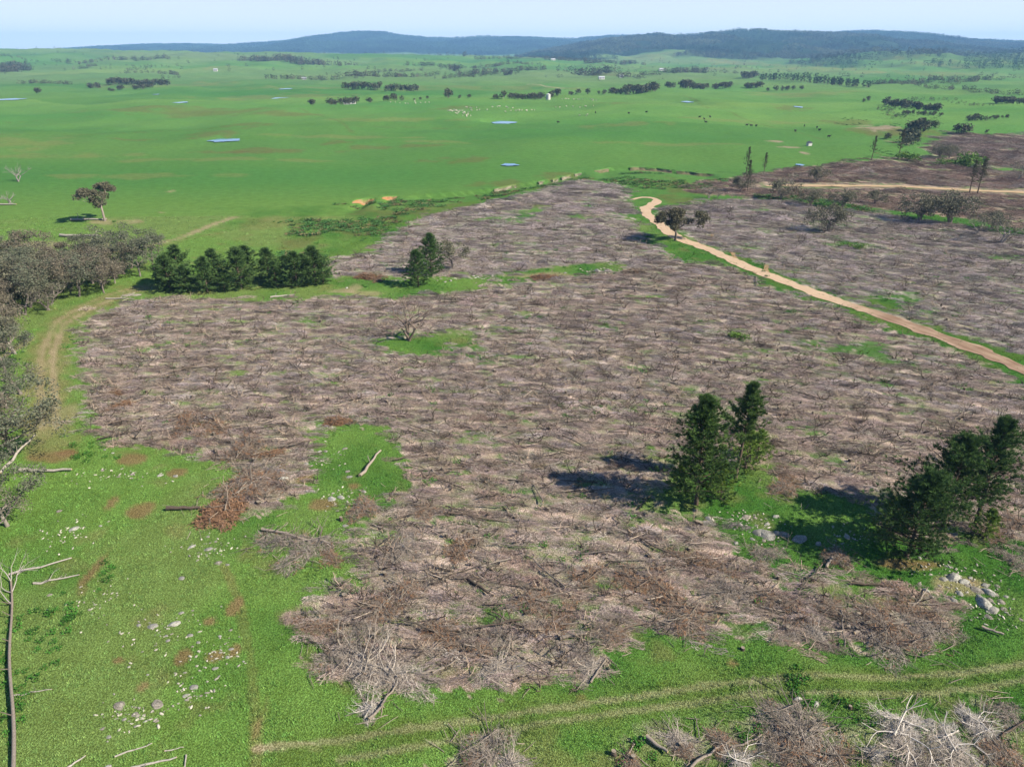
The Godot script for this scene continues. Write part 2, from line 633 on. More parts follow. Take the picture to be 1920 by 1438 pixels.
# ------------------------------------------------------------------ the scene
func _ready() -> void:
	rng.seed = 4711
	var cam := Camera3D.new()
	cam.name = "camera"
	cam.position = Vector3(0, 40, 0)
	cam.rotation_degrees = Vector3(-25.139, 0, 0)
	cam.fov = 56.8
	cam.near = 1.0
	cam.far = 30000.0
	add_child(cam)
	cam.current = true
	var env := Environment.new()
	env.background_mode = Environment.BG_SKY
	var sky := ProceduralSkyMaterial.new()
	sky.sky_top_color = Color(0.045, 0.11, 0.26).linear_to_srgb()
	sky.sky_horizon_color = Color(0.455, 0.485, 0.5).linear_to_srgb()
	sky.sky_curve = 0.12
	sky.ground_bottom_color = Color(0.1, 0.13, 0.06).linear_to_srgb()
	sky.ground_horizon_color = Color(0.455, 0.485, 0.5).linear_to_srgb()
	sky.ground_curve = 0.02
	env.sky = Sky.new()
	env.sky.sky_material = sky
	env.tonemap_mode = Environment.TONE_MAPPER_LINEAR
	env.tonemap_exposure = 2.45
	env.sdfgi_enabled = true
	env.ssao_enabled = true
	env.ssil_enabled = true
	env.fog_enabled = true
	env.fog_density = 0.00011
	env.fog_light_color = Color(0.29, 0.58, 1.0).linear_to_srgb()
	var around := WorldEnvironment.new()
	around.name = "surroundings"
	around.environment = env
	add_child(around)
	var sun := DirectionalLight3D.new()
	sun.name = "sun"
	sun.light_energy = 1.6
	sun.light_color = Color(1.0, 0.96, 0.88)
	sun.light_angular_distance = 0.5
	sun.shadow_enabled = true
	add_child(sun)
	sun.look_at_from_position(Vector3.ZERO, Vector3(-0.93 * 0.78, -0.63, -0.36 * 0.78))

	nfine = noise(0.09, 1)
	nmid = noise(0.0075, 2)
	nbig = noise(0.0021, 3, 4)
	npatch = noise(0.06, 4, 4)
	ngully = noise(0.0016, 6, 3)
	ncell.noise_type = FastNoiseLite.TYPE_CELLULAR
	ncell.seed = 12
	ncell.frequency = 0.0035
	ncell.fractal_type = FastNoiseLite.FRACTAL_NONE
	ncell.cellular_return_type = FastNoiseLite.RETURN_CELL_VALUE
	ncell.cellular_jitter = 0.7
	wood.albedo_texture = ImageTexture.create_from_image(grain(0.03, 61, Color(0.78, 0.77, 0.75), Color(1, 1, 1), 256, 2.0))
	wood.uv1_triplanar = true
	wood.uv1_scale = Vector3(0.5, 3.0, 3.0)
	bark.albedo_texture = wood.albedo_texture
	bark.uv1_triplanar = true
	bark.uv1_scale = Vector3(2.5, 0.5, 2.5)
	lay_out()
	build_ground()
	build_roads()
	build_dams()
	build_gully()
	build_slash()
	build_grass()
	build_woods()
	build_pines()
	build_gums()
	build_far_trees()
	build_buildings()
	build_timber()
	build_rocks()
	build_chips()
	build_animals()
	tell()

func poly(list: Array, tone: float, thick := 1.0) -> void:
	var p := PackedVector2Array(list)
	slash_areas.append([p, box_of(p), tone, thick])

func rut(list: Array, half: float, k: Color, strength: float) -> void:
	var p := PackedVector2Array(list)
	ruts.append([p, box_of(p, half * 2.0), half, k, strength])

func lay_out() -> void:
	ridges.append({"z0": 2500, "front": 1300, "back": 900, "power": 0.8, "fold": 1.2, "cut": 0.8, "wob": 120, "wood": 0, "tree_line": 0.5, "line": PackedVector2Array([Vector2(-3163.8, 43.1), Vector2(-2142.6, 44.6), Vector2(-1632.2, 45.4), Vector2(-1445.2, 45.4), Vector2(-1292.9, 42.3), Vector2(-1174.4, 40), Vector2(-953.8, 36.1), Vector2(-681.6, 33.8), Vector2(-443.3, 30), Vector2(-238.9, 26.1), Vector2(68.3, 19.9), Vector2(325.3, 7.4), Vector2(586.3, -30.2)])})
	ridges.append({"z0": 1750, "front": 560, "back": 420, "power": 0.8, "fold": 1.6, "cut": 0.8, "wob": 60, "wood": 0, "tree_line": 0.5, "line": PackedVector2Array([Vector2(-2230.8, 15), Vector2(-1512.5, 11.7), Vector2(-1225.5, 8.5), Vector2(-1080.4, 11.7), Vector2(-960.9, 9.6), Vector2(-841.8, 5.2), Vector2(-720.9, 8.5), Vector2(-601.3, 5.2), Vector2(-481.6, 0.8), Vector2(-337.7, -5.9), Vector2(-193.7, -20.3)])})
	ridges.append({"z0": 6800, "front": 2400, "back": 1500, "power": 0.75, "fold": 0.5, "cut": 0.8, "wob": 0, "wood": 1, "tree_line": 0.16, "line": PackedVector2Array([Vector2(-3751.9, 31.6), Vector2(-3368.2, 48.4), Vector2(-3188.7, 65.1), Vector2(-2956.4, 71.4), Vector2(-2771.2, 73.4), Vector2(-2587.2, 69.3), Vector2(-2449.7, 63), Vector2(-2263.1, 73.4), Vector2(-2029.9, 90.1), Vector2(-1842.7, 110.9), Vector2(-1608.6, 144), Vector2(-1446.5, 156.4), Vector2(-1238.6, 170.8), Vector2(-1101.3, 166.7), Vector2(-896.8, 135.8), Vector2(-736.3, 125.4), Vector2(-506.3, 123.3), Vector2(-252.9, 135.8), Vector2(0, 127.5), Vector2(276.2, 121.3), Vector2(552.6, 115), Vector2(644.2, 127.5), Vector2(919.5, 139.9), Vector2(1195, 144), Vector2(1518.9, 123.3), Vector2(2031, 81.8), Vector2(2501.3, 31.6)])})
	ridges.append({"z0": 4000, "front": 1700, "back": 1100, "power": 0.9, "fold": 0.9, "cut": 0.95, "wob": 0, "wood": 1, "tree_line": 0.26, "line": PackedVector2Array([Vector2(0, -2.1), Vector2(136.4, 27.7), Vector2(271.9, 52.3), Vector2(379.8, 71.9), Vector2(514.4, 89), Vector2(649, 98.8), Vector2(743.2, 104.8), Vector2(800.5, 98.8), Vector2(918.8, 104.8), Vector2(1039.1, 115.7), Vector2(1145.7, 125.4), Vector2(1240.1, 125.4), Vector2(1349.5, 115.7), Vector2(1538.4, 115.7), Vector2(1730.3, 101.2), Vector2(2009.9, 62.1), Vector2(2288.1, 37.5), Vector2(2702.9, 17.8), Vector2(3119.7, -2.1)])})
	ridges.append({"z0": 5400, "front": 2200, "back": 1400, "power": 0.8, "fold": 0.4, "cut": 0.4, "wob": 0, "wood": 1, "tree_line": 0.1, "line": PackedVector2Array([Vector2(1615.2, 56.6), Vector2(1972.1, 116), Vector2(2187.4, 135.7), Vector2(2331.6, 143.9), Vector2(2476.2, 148.8), Vector2(2626.4, 129.2), Vector2(2851.8, 102.9), Vector2(3074.3, 91.4), Vector2(3334.8, 76.5), Vector2(3520, 69.9), Vector2(4001.3, 56.6), Vector2(4923.3, 46.7), Vector2(6400.4, 33.3)])})
	ridges.append({"z0": 2350, "front": 1000, "back": 800, "power": 0.95, "fold": 1.8, "cut": 1, "wob": 60, "wood": 0.4, "tree_line": 0.22, "line": PackedVector2Array([Vector2(682.8, -40.9), Vector2(838.5, 0.6), Vector2(963.5, 21.1), Vector2(1104.5, 37.1), Vector2(1184.4, 37.8), Vector2(1258.4, 29.8), Vector2(1348.5, 22.6), Vector2(1427.2, 28.4), Vector2(1537.6, 34.2), Vector2(1745.9, 34.2), Vector2(2150, 25.5), Vector2(2642.9, 3.5)])})
	ridges.append({"z0": 12000, "front": 3000, "back": 1500, "power": 1, "fold": 0.2, "cut": 0.2, "wob": 0, "wood": 0.8, "tree_line": 0.1, "line": PackedVector2Array([Vector2(-7677, 47.4), Vector2(-7264.5, 62.2), Vector2(-6974.8, 76.9), Vector2(-6686.4, 88), Vector2(-6403.7, 76.9), Vector2(-5960.2, 54.8), Vector2(-5391.8, 40)])})
	# logged ground
	poly([Vector2(-69.6, -109.8), Vector2(-64.3, -120.2), Vector2(-53.7, -122), Vector2(-37.8, -120.2), Vector2(-30.4, -120.8), Vector2(-21.5, -124.5), Vector2(-6, -127.1), Vector2(4.1, -131.1), Vector2(17, -137.6), Vector2(25.1, -141.5), Vector2(34.6, -150.7), Vector2(41.4, -145.5), Vector2(48.1, -125.5), Vector2(56, -109.8), Vector2(63.1, -97.1), Vector2(66.1, -90.3), Vector2(66.3, -82.6), Vector2(87.8, -70.8), Vector2(86.9, -54.6), Vector2(62.7, -49.9), Vector2(43, -48.5), Vector2(32.8, -40), Vector2(26.8, -39.2), Vector2(20.8, -40), Vector2(15.8, -40.8), Vector2(8.7, -39.2), Vector2(6.4, -36.5), Vector2(1.5, -36), Vector2(-3.8, -36.7), Vector2(-6.2, -35.1), Vector2(-9.5, -35.1), Vector2(-12.7, -36), Vector2(-13.9, -37.9), Vector2(-17.1, -41.9), Vector2(-12, -46.5), Vector2(-15.6, -52.9), Vector2(-14, -57.1), Vector2(-11.1, -62.9), Vector2(-13, -68.3), Vector2(-15, -73.3), Vector2(-20.3, -74.6), Vector2(-25.1, -73.3), Vector2(-24.8, -66.1), Vector2(-23, -59), Vector2(-25.9, -55.8), Vector2(-28.9, -56.3), Vector2(-31, -63.9), Vector2(-37.9, -69.5), Vector2(-46.4, -72.6), Vector2(-51.9, -80.3), Vector2(-60.4, -92.2)], 0.75)
	poly([Vector2(-39.8, -143.5), Vector2(-35.8, -150.7), Vector2(-31.9, -161.5), Vector2(-24.5, -180.9), Vector2(-9.3, -209), Vector2(6.9, -233.8), Vector2(25.5, -248.3), Vector2(40.7, -240.8), Vector2(39.9, -205), Vector2(34.7, -180.9), Vector2(35.3, -163), Vector2(37.9, -149.8), Vector2(24.8, -139.5), Vector2(17.4, -140.7), Vector2(4.3, -139.1), Vector2(-6.3, -136.1), Vector2(-26.9, -133.2), Vector2(-36.4, -133.9)], 0.1)
	poly([Vector2(46.5, -205), Vector2(70.2, -215.5), Vector2(83.7, -209), Vector2(89, -199), Vector2(101.6, -188.6), Vector2(112.8, -178.5), Vector2(122.9, -169.4), Vector2(146.1, -154.3), Vector2(89, -78.8), Vector2(77.2, -90.3), Vector2(71.1, -98.6), Vector2(61.8, -112.9), Vector2(53.4, -132.2), Vector2(44.8, -159), Vector2(43.5, -177.9)], 0.0)
	poly([Vector2(58.5, -233.8), Vector2(83.4, -259.8), Vector2(123.3, -283.1), Vector2(144.5, -293.3), Vector2(165.2, -284.5), Vector2(190.2, -272.3), Vector2(214.3, -257.4), Vector2(141.9, -164.1), Vector2(127.4, -176.1), Vector2(122.7, -186), Vector2(106.5, -192.6), Vector2(95.7, -215.5), Vector2(76.6, -215.5), Vector2(60.3, -220.7)], 2.0)
	poly([Vector2(181.5, -332.1), Vector2(222.3, -379.4), Vector2(248, -400), Vector2(275.4, -402.7), Vector2(355.8, -402.7), Vector2(252.5, -280.3), Vector2(204.9, -294.8), Vector2(191.8, -297.8), Vector2(180.3, -312.4)], 1.6)
	poly([Vector2(146.6, -297.8), Vector2(183.4, -305.7), Vector2(206.9, -297.8), Vector2(239.9, -290.3), Vector2(225.9, -272.3), Vector2(195.5, -280.3), Vector2(166.7, -287.4)], 1.6)
	poly([Vector2(10.1, -31.5), Vector2(15.5, -32.9), Vector2(21.2, -33.2), Vector2(22, -31.7), Vector2(25.3, -32.9), Vector2(29, -33.2), Vector2(34.2, -33.6), Vector2(35.2, -31), Vector2(33.4, -28.4), Vector2(6.1, -28.4), Vector2(7.3, -30.2)], 0.8, 0.35)
	poly([Vector2(-3.3, -30.2), Vector2(0, -30.8), Vector2(1.3, -28.4), Vector2(-5.1, -28.4)], 0.8, 0.5)
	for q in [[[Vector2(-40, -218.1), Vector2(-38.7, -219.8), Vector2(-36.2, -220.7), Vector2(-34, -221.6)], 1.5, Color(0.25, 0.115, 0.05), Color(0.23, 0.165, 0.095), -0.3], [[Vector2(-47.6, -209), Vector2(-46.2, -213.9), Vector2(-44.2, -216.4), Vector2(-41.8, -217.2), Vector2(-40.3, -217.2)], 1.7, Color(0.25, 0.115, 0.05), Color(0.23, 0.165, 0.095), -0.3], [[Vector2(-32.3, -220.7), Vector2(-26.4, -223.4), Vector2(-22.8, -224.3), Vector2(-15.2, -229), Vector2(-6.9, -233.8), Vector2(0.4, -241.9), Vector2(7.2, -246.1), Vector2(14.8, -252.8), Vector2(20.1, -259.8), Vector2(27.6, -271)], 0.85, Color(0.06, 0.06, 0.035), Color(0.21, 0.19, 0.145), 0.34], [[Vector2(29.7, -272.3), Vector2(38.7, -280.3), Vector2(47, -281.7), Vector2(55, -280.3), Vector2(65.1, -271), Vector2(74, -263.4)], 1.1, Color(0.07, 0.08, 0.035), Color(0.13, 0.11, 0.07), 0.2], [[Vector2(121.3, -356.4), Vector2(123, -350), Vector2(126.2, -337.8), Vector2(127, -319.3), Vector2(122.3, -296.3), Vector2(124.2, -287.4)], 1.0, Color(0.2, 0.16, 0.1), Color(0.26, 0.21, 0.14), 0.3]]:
		gullies.append([PackedVector2Array(q[0]), q[1], q[2], q[3], q[4]])
	for list in [
		[Vector2(-21.7, -98.2), Vector2(-20.1, -101.6), Vector2(-15.8, -103.5), Vector2(-9.9, -102.5), Vector2(-6.2, -100.1), Vector2(-7.4, -96.1), Vector2(-12.3, -93.7), Vector2(-18.1, -94.5)],
		[Vector2(-46.8, -124.5), Vector2(-32.5, -130.4), Vector2(-27, -133.9), Vector2(-6.3, -136.1), Vector2(10.9, -141.5), Vector2(26.2, -145.1), Vector2(24.4, -137.2), Vector2(4.1, -131.1), Vector2(-7.9, -125.5), Vector2(-20.9, -120.8), Vector2(-37.8, -119.9), Vector2(-46.4, -120.2)],
		[Vector2(15.3, -61.4), Vector2(20.8, -63.9), Vector2(25.9, -63.9), Vector2(27, -60.7), Vector2(30.4, -60.9), Vector2(36.2, -59.4), Vector2(35.5, -53.7), Vector2(38.6, -52.2), Vector2(45.4, -52.2), Vector2(52.7, -49.2), Vector2(37.6, -40), Vector2(36.2, -44.5), Vector2(26.9, -47.1), Vector2(21.3, -49.2), Vector2(21.2, -52.2), Vector2(17.2, -55.4), Vector2(14.3, -53.7)],
	]:
		var p := PackedVector2Array(list)
		islands.append([p, box_of(p)])
	island_spots = [Vector4(-14.4, -98.8, 8, 4.7), Vector4(-1.4, -193, 7.2, 8.3), Vector4(3.8, -202.9, 3.8, 6.1), Vector4(17, -189.4, 6.4, 4.7), Vector4(22.9, -205.2, 3, 6.2), Vector4(43.8, -100.3, 3.2, 1.3), Vector4(65.1, -118.1, 5.6, 5.2), Vector4(49.6, -95.3, 7, 4.4), Vector4(70.3, -120.9, 5.7, 4.2), Vector4(49.8, -84.3, 1.4, 2.3), Vector4(44.6, -90.3, 3.7, 1.8), Vector4(16.2, -66.1, 3.5, 2.4), Vector4(10.9, -54.2, 1.2, 1), Vector4(16.4, -54.2, 2.7, 1.1), Vector4(-8.1, -55.8, 1.1, 0.9), Vector4(-2.6, -56.3, 1.5, 1), Vector4(2.4, -51.4, 1, 1.9), Vector4(1.7, -45.2, 2, 1), Vector4(6.6, -42.2, 2.1, 0.9), Vector4(-18, -54.6, 3, 2.1), Vector4(-7.7, -52.2, 1.4, 0.8), Vector4(76.3, -159.2, 6.1, 5.9), Vector4(102.1, -149.9, 4.6, 3.5), Vector4(80.3, -178, 8, 4.8), Vector4(30.7, -73.3, 2.2, 1.2), Vector4(34.1, -70.8, 2.4, 1.1), Vector4(-7.3, -63.9, 1.1, 1.3), Vector4(-5.6, -73.3, 1.1, 1.3), Vector4(-29.7, -109.8, 6.1, 1.5), Vector4(-37.9, -104.9, 3.4, 1.4), Vector4(2.6, -76, 1.9, 1.1), Vector4(15.7, -77.4, 1.6, 1.3), Vector4(-38, -88.5, 1.5, 1.2), Vector4(-51.1, -100.3, 2, 1.3), Vector4(23.8, -49.9, 1.9, 1.5), Vector4(18.4, -42.8, 1.5, 1.3), Vector4(22.9, -45.8, 1.3, 1), Vector4(25.6, -45.5, 1.6, 1.1), Vector4(28.2, -44, 1.5, 1.2), Vector4(24.2, -40.5, 1.2, 0.9), Vector4(19.5, -41.1, 1.6, 1.2), Vector4(31.6, -44, 1.3, 1.1), Vector4(10.5, -42.8, 1.3, 0.8), Vector4(-8.4, -42.8, 1.1, 0.7), Vector4(-3.8, -43.9, 0.9, 0.8), Vector4(1.6, -39.2, 0.9, 0.8), Vector4(-5.4, -37.9, 1.2, 0.7), Vector4(15.9, -44.6, 0.8, 0.9), Vector4(13.6, -50.3, 1, 0.7)]
	clearings = [Vector4(488.1, -2793.7, 118.7, 254.5), Vector4(687.3, -2584.1, 64.3, 185.5), Vector4(610.4, -2968.2, 52.5, 80), Vector4(400.1, -2931.4, 100, 153.5), Vector4(545.5, -2076.4, 118, 508.8), Vector4(637.8, -1960.9, 117.1, 466.7), Vector4(958.6, -1924.5, 65.7, 146.7), Vector4(1043, -1899.6, 78.2, 116.5), Vector4(839.9, -1501, 86.1, 245.1), Vector4(1119.4, -1847.9, 88, 91.3), Vector4(716.6, -1748.6, 107.5, 353.8), Vector4(881.7, -1807.9, 51.9, 202.2), Vector4(825.2, -1409.2, 58.9, 201.2), Vector4(924.1, -2551.8, 34.2, 160.3)]
	# bare and trampled soil
	var clay := Color(0.26, 0.16, 0.095)
	var tan := Color(0.4, 0.32, 0.21)
	var reed := Color(0.16, 0.125, 0.055)
	var straw := Color(0.24, 0.22, 0.09)
	for e in [Vector4(-71.8, -116.5, 2.8, 1.4), Vector4(-35.7, -48.7, 0.5, 3.5), Vector4(-35.2, -45.2, 0.6, 0.8), Vector4(-22.1, -43.7, 0.5, 1.1), Vector4(-16.7, -32, 0.5, 2.2), Vector4(-35.6, -56.7, 1.3, 1.6), Vector4(-39.2, -57.6, 0.5, 1.3), Vector4(-50.5, -67, 2.3, 1.4), Vector4(-57.2, -74.6, 1.9, 1.3), Vector4(-24.1, -38.4, 0.5, 0.7), Vector4(-25.7, -35.6, 0.5, 0.7), Vector4(-21.6, -38.4, 0.6, 0.5), Vector4(-20.4, -38.9, 0.5, 0.7), Vector4(-23.5, -41.9, 0.5, 0.5), Vector4(-28.7, -38.2, 0.4, 0.4), Vector4(-21.3, -62.4, 0.8, 1.2), Vector4(-18.7, -57.6, 1.3, 0.9), Vector4(-16.3, -60.9, 0.9, 0.8), Vector4(-19.5, -53, 1, 0.6), Vector4(-24.8, -63.9, 0.8, 1.1), Vector4(-28.8, -56.7, 0.6, 0.9), Vector4(33.4, -48.5, 2.7, 0.7), Vector4(38.2, -46.5, 1.3, 0.7), Vector4(18.6, -55, 0.9, 0.5), Vector4(17, -30.7, 0.7, 1.3), Vector4(4.7, -34.7, 0.5, 0.4), Vector4(15.9, -37.7, 0.4, 0.3), Vector4(-41.3, -66.6, 1.3, 1.3), Vector4(-35.2, -63.4, 0.8, 0.8), Vector4(-49.5, -67.8, 1.8, 1.4), Vector4(17.1, -31.5, 0.5, 0.5)]:
		soils.append([e, clay, 0.75])
	for e in [Vector4(-55.1, -75.5, 1.7, 4.1), Vector4(-63.4, -89.2, 1.2, 8.9), Vector4(-86, -154.3, 7.1, 2.8), Vector4(-102.3, -158.2, 10.8, 3.9), Vector4(-102.2, -184.1, 5.5, 3.8), Vector4(-98.9, -165.1, 3.8, 2.1), Vector4(-25.4, -124.5, 4.9, 1.6), Vector4(-29.8, -127.1, 2.2, 2), Vector4(-54.8, -73.5, 0.5, 3.9), Vector4(-53.4, -73.4, 0.4, 3.7), Vector4(-108.7, -229.9, 1, 1.9), Vector4(-96, -195.4, 0.7, 1.4), Vector4(-73.6, -98.3, 0.8, 4.2), Vector4(-31.4, -125.5, 2.2, 1.3), Vector4(4.2, -135.8, 6.3, 1.8), Vector4(31.3, -44.3, 2.1, 0.7), Vector4(36.9, -45.8, 2, 1), Vector4(-12.5, -31, 0.5, 0.4), Vector4(-10.5, -31.2, 0.6, 0.3), Vector4(-48.7, -169.4, 2.6, 2.2)]:
		soils.append([e, tan, 0.6])
	for e in [Vector4(-152.7, -382.4, 11.5, 14.9), Vector4(-149.3, -429.9, 11, 21.7), Vector4(-103.4, -326.7, 30.6, 9.2), Vector4(-87.3, -358.8, 10.3, 8.8), Vector4(-67.4, -348, 12.5, 6.2), Vector4(-39.9, -348.1, 12.5, 8.3), Vector4(-154.8, -455.6, 9.7, 17.3), Vector4(-187.9, -369.9, 10.6, 4.7), Vector4(-242.1, -546.7, 69.2, 24.6), Vector4(-147.3, -522.4, 44.2, 13.5), Vector4(-41.3, -588.1, 18.6, 14.2), Vector4(199, -411.7, 14.6, 17.1), Vector4(212.6, -470.2, 19.9, 22.1), Vector4(218.8, -600.3, 12.6, 23.6), Vector4(11, -213.3, 9.5, 8.3), Vector4(-13.5, -201.7, 12, 10.5), Vector4(-49.1, -161.8, 4.9, 7), Vector4(-29, -194.6, 13, 11.2), Vector4(-42.2, -175.3, 9.2, 8.1), Vector4(56.7, -234.5, 8.6, 13.8), Vector4(49.4, -215.7, 6.4, 6.8), Vector4(0, -241.1, 10.6, 8.3), Vector4(16.9, -257.6, 11.3, 7.1), Vector4(210.9, -401.1, 17.1, 21.7), Vector4(-111.6, -323, 14, 7.2), Vector4(-21.6, -298, 12.9, 7.7), Vector4(95.3, -617.8, 26, 12.5), Vector4(171.1, -1379.7, 28.5, 66.1)]:
		soils.append([e, reed, 0.45])
	for e in [Vector4(-449.9, -991.2, 81.8, 93.3), Vector4(-229.7, -349.1, 22.5, 20.8), Vector4(-194.9, -314.3, 31.7, 8.5), Vector4(-116.4, -298, 47.4, 6.2), Vector4(-87.8, -384.5, 41.2, 7.5), Vector4(-37, -370.1, 15.9, 9.3), Vector4(-139.1, -257.5, 37.6, 4.7), Vector4(73.2, -352.3, 30.3, 8.5), Vector4(68.9, -441.7, 25.1, 9.8), Vector4(-81.6, -481, 40.8, 15.4), Vector4(149.5, -481, 40.8, 15.4), Vector4(-228.7, -747.4, 62.4, 45.1), Vector4(-37.9, -914.5, 126.3, 67.9), Vector4(298.2, -794.6, 49.7, 40.7), Vector4(-55.2, -184.3, 8.3, 6.3), Vector4(-65.3, -181.1, 6.8, 6.2), Vector4(-90.6, -141.6, 13.1, 4), Vector4(-252.6, -911.7, 50.5, 53.2), Vector4(-590.3, -1592.5, 28.4, 107.2), Vector4(494.6, -1906.5, 65.1, 170.9), Vector4(492.4, -2821.4, 86.9, 181.5), Vector4(696.2, -2599.3, 46.4, 112.8), Vector4(1033.2, -2068.8, 56.6, 52.7), Vector4(1003.4, -1860.9, 51.1, 72.4), Vector4(995.3, -1718.6, 35.5, 59.2), Vector4(766.7, -2108, 88.5, 319.6), Vector4(732.8, -2454.3, 102.2, 154.2), Vector4(1139, -1884, 38.4, 90.2), Vector4(716.6, -1770.3, 107.5, 239.8), Vector4(776.1, -1433.2, 68.8, 177.3)]:
		soils.append([e, straw, 0.35])
	for e in [Vector4(206.1, -417.3, 10.1, 14.6), Vector4(193.1, -370.1, 3.7, 9.3), Vector4(125.1, -356.4, 3.6, 4.3), Vector4(124.4, -334, 3.8, 3.8), Vector4(124.6, -314.1, 1.8, 5.1)]:
		soils.append([e, Color(0.36, 0.29, 0.22), 0.9])
	# wheel ruts and tracks
	var rutted := Color(0.5, 0.42, 0.3)
	rut([Vector2(-16.2, -30.9), Vector2(-11, -31.5), Vector2(-6.6, -32.3), Vector2(0, -33.4), Vector2(8.4, -34.8), Vector2(13.7, -35.8), Vector2(21.5, -36.6), Vector2(27.1, -36.4), Vector2(31.4, -36.7), Vector2(36.8, -37.5), Vector2(42.4, -38.4)], 0.3, rutted, 1.0)
	rut([Vector2(-10.7, -30.1), Vector2(-3.4, -31.5), Vector2(1.4, -32.6), Vector2(5, -33.2), Vector2(12.3, -34.3), Vector2(17.6, -35.2), Vector2(23.5, -35.1), Vector2(28.9, -35), Vector2(32.9, -35.5), Vector2(35.9, -36.1), Vector2(41.3, -36.8)], 0.28, rutted, 0.9)
	rut([Vector2(-13.4, -30.5), Vector2(-6.5, -31.8), Vector2(0, -32.9), Vector2(8.3, -34.4), Vector2(13.7, -35.5), Vector2(21.2, -35.9), Vector2(26.7, -35.7), Vector2(31, -36.1), Vector2(36.3, -36.8), Vector2(41.8, -37.6)], 1.7, Color(0.125, 0.19, 0.045), 0.7)
	rut([Vector2(-52.2, -69.5), Vector2(-61.8, -85.1), Vector2(-68.2, -96.1), Vector2(-73, -107.7), Vector2(-73.2, -115.6), Vector2(-71.4, -122.9), Vector2(-68, -127.1)], 2.8, Color(0.23, 0.23, 0.095), 0.9)
	rut([Vector2(-15.8, -29.5), Vector2(-17.3, -33.8), Vector2(-19.1, -38.4), Vector2(-21.8, -43.9), Vector2(-24.7, -48.5)], 0.4, clay, 0.35)
	rut([Vector2(-53.6, -73.3), Vector2(-60.9, -85.1), Vector2(-67.3, -96.1), Vector2(-72.1, -107.3), Vector2(-72.1, -114.5), Vector2(-70.4, -122), Vector2(-67.9, -126.8)], 0.55, tan, 0.85)
	rut([Vector2(-55.2, -73.3), Vector2(-62.6, -85.1), Vector2(-69, -96.1), Vector2(-74, -108.2), Vector2(-74.3, -116.7), Vector2(-72.3, -123.9), Vector2(-69, -128.1)], 0.55, tan, 0.75)
	rut([Vector2(-89.6, -151.1), Vector2(-82.1, -158.6), Vector2(-78, -166.1), Vector2(-75.9, -180.3), Vector2(-73.4, -188.6)], 1.2, tan, 0.8)
	rut([Vector2(-79.5, -158.1), Vector2(-75.5, -166.1), Vector2(-70, -171.6)], 0.8, clay, 0.4)
	rut([Vector2(87.6, -165.1), Vector2(79.6, -141.5), Vector2(74.1, -120.8), Vector2(71.3, -104.4)], 0.55, rutted, 0.7)
	rut([Vector2(90, -166.1), Vector2(81.4, -141.5), Vector2(75.8, -120.8), Vector2(72.9, -104.4)], 0.55, rutted, 0.6)
	rut([Vector2(20.4, -69.5), Vector2(30.4, -74.3), Vector2(37.3, -77.4), Vector2(47.9, -84.7)], 0.8, Color(0.36, 0.31, 0.25), 0.8)
	rut([Vector2(37.5, -177.9), Vector2(47, -145.5), Vector2(51.4, -126.4), Vector2(59.3, -109.2), Vector2(65.9, -99.2), Vector2(66.8, -90.3)], 1.4, Color(0.1, 0.17, 0.035), 0.7)
	rut([Vector2(45.8, -163), Vector2(55.1, -136.9), Vector2(61.3, -122), Vector2(66.1, -112.3), Vector2(70, -103.7), Vector2(72.5, -94.5)], 2.2, Color(0.09, 0.16, 0.03), 0.8)
	rut([Vector2(-38.4, -152), Vector2(-35, -165.1), Vector2(-27.9, -186), Vector2(-12.5, -210.6), Vector2(3.4, -233.8), Vector2(22.2, -252.8)], 2.0, Color(0.1, 0.19, 0.035), 0.8)
	for q in [[Vector2(105.8, -228), Vector2(98, -202.7)], [Vector2(107.9, -229), Vector2(100.2, -204.3)], [Vector2(116.8, -228), Vector2(107.9, -198.3)], [Vector2(118.7, -229), Vector2(109.4, -198.3)], [Vector2(122.6, -226.1), Vector2(112.3, -195.4)], [Vector2(124.1, -226.1), Vector2(113.7, -195.4)], [Vector2(128.3, -224.3), Vector2(116.6, -194)], [Vector2(89.2, -226.1), Vector2(83.7, -209)]]:
		rut(q, 0.9, Color(0.33, 0.26, 0.21), 0.6)
	for q in [[Vector2(-254, -369.9), Vector2(-222.3, -384.4), Vector2(-179.6, -400), Vector2(-134.1, -428.8)], [Vector2(-134.1, -428.8), Vector2(-81.5, -441.5), Vector2(-19.4, -455)], [Vector2(-326.3, -480.5), Vector2(-245.1, -526.6), Vector2(-160.7, -571.3), Vector2(-92.6, -599.4)], [Vector2(-160.7, -571.3), Vector2(-104.7, -462), Vector2(-85.5, -400)], [Vector2(166.3, -744.8), Vector2(155.7, -599.4), Vector2(154.8, -455), Vector2(158.7, -369.9)], [Vector2(-75.7, -599.4), Vector2(17.5, -623.8), Vector2(127.5, -650.3)], [Vector2(42.7, -428.8), Vector2(109.7, -455), Vector2(169.2, -441.5)], [Vector2(-385.6, -571.3), Vector2(-300.3, -611.4), Vector2(-238.3, -710.5)]]:
		rut(q, 1.3, Color(0.12, 0.15, 0.045), 0.55)
	rut([Vector2(21.1, -1012.3), Vector2(39.6, -950.6), Vector2(62.4, -898), Vector2(90.9, -871.5)], 3.0, Color(0.42, 0.36, 0.26), 0.9)
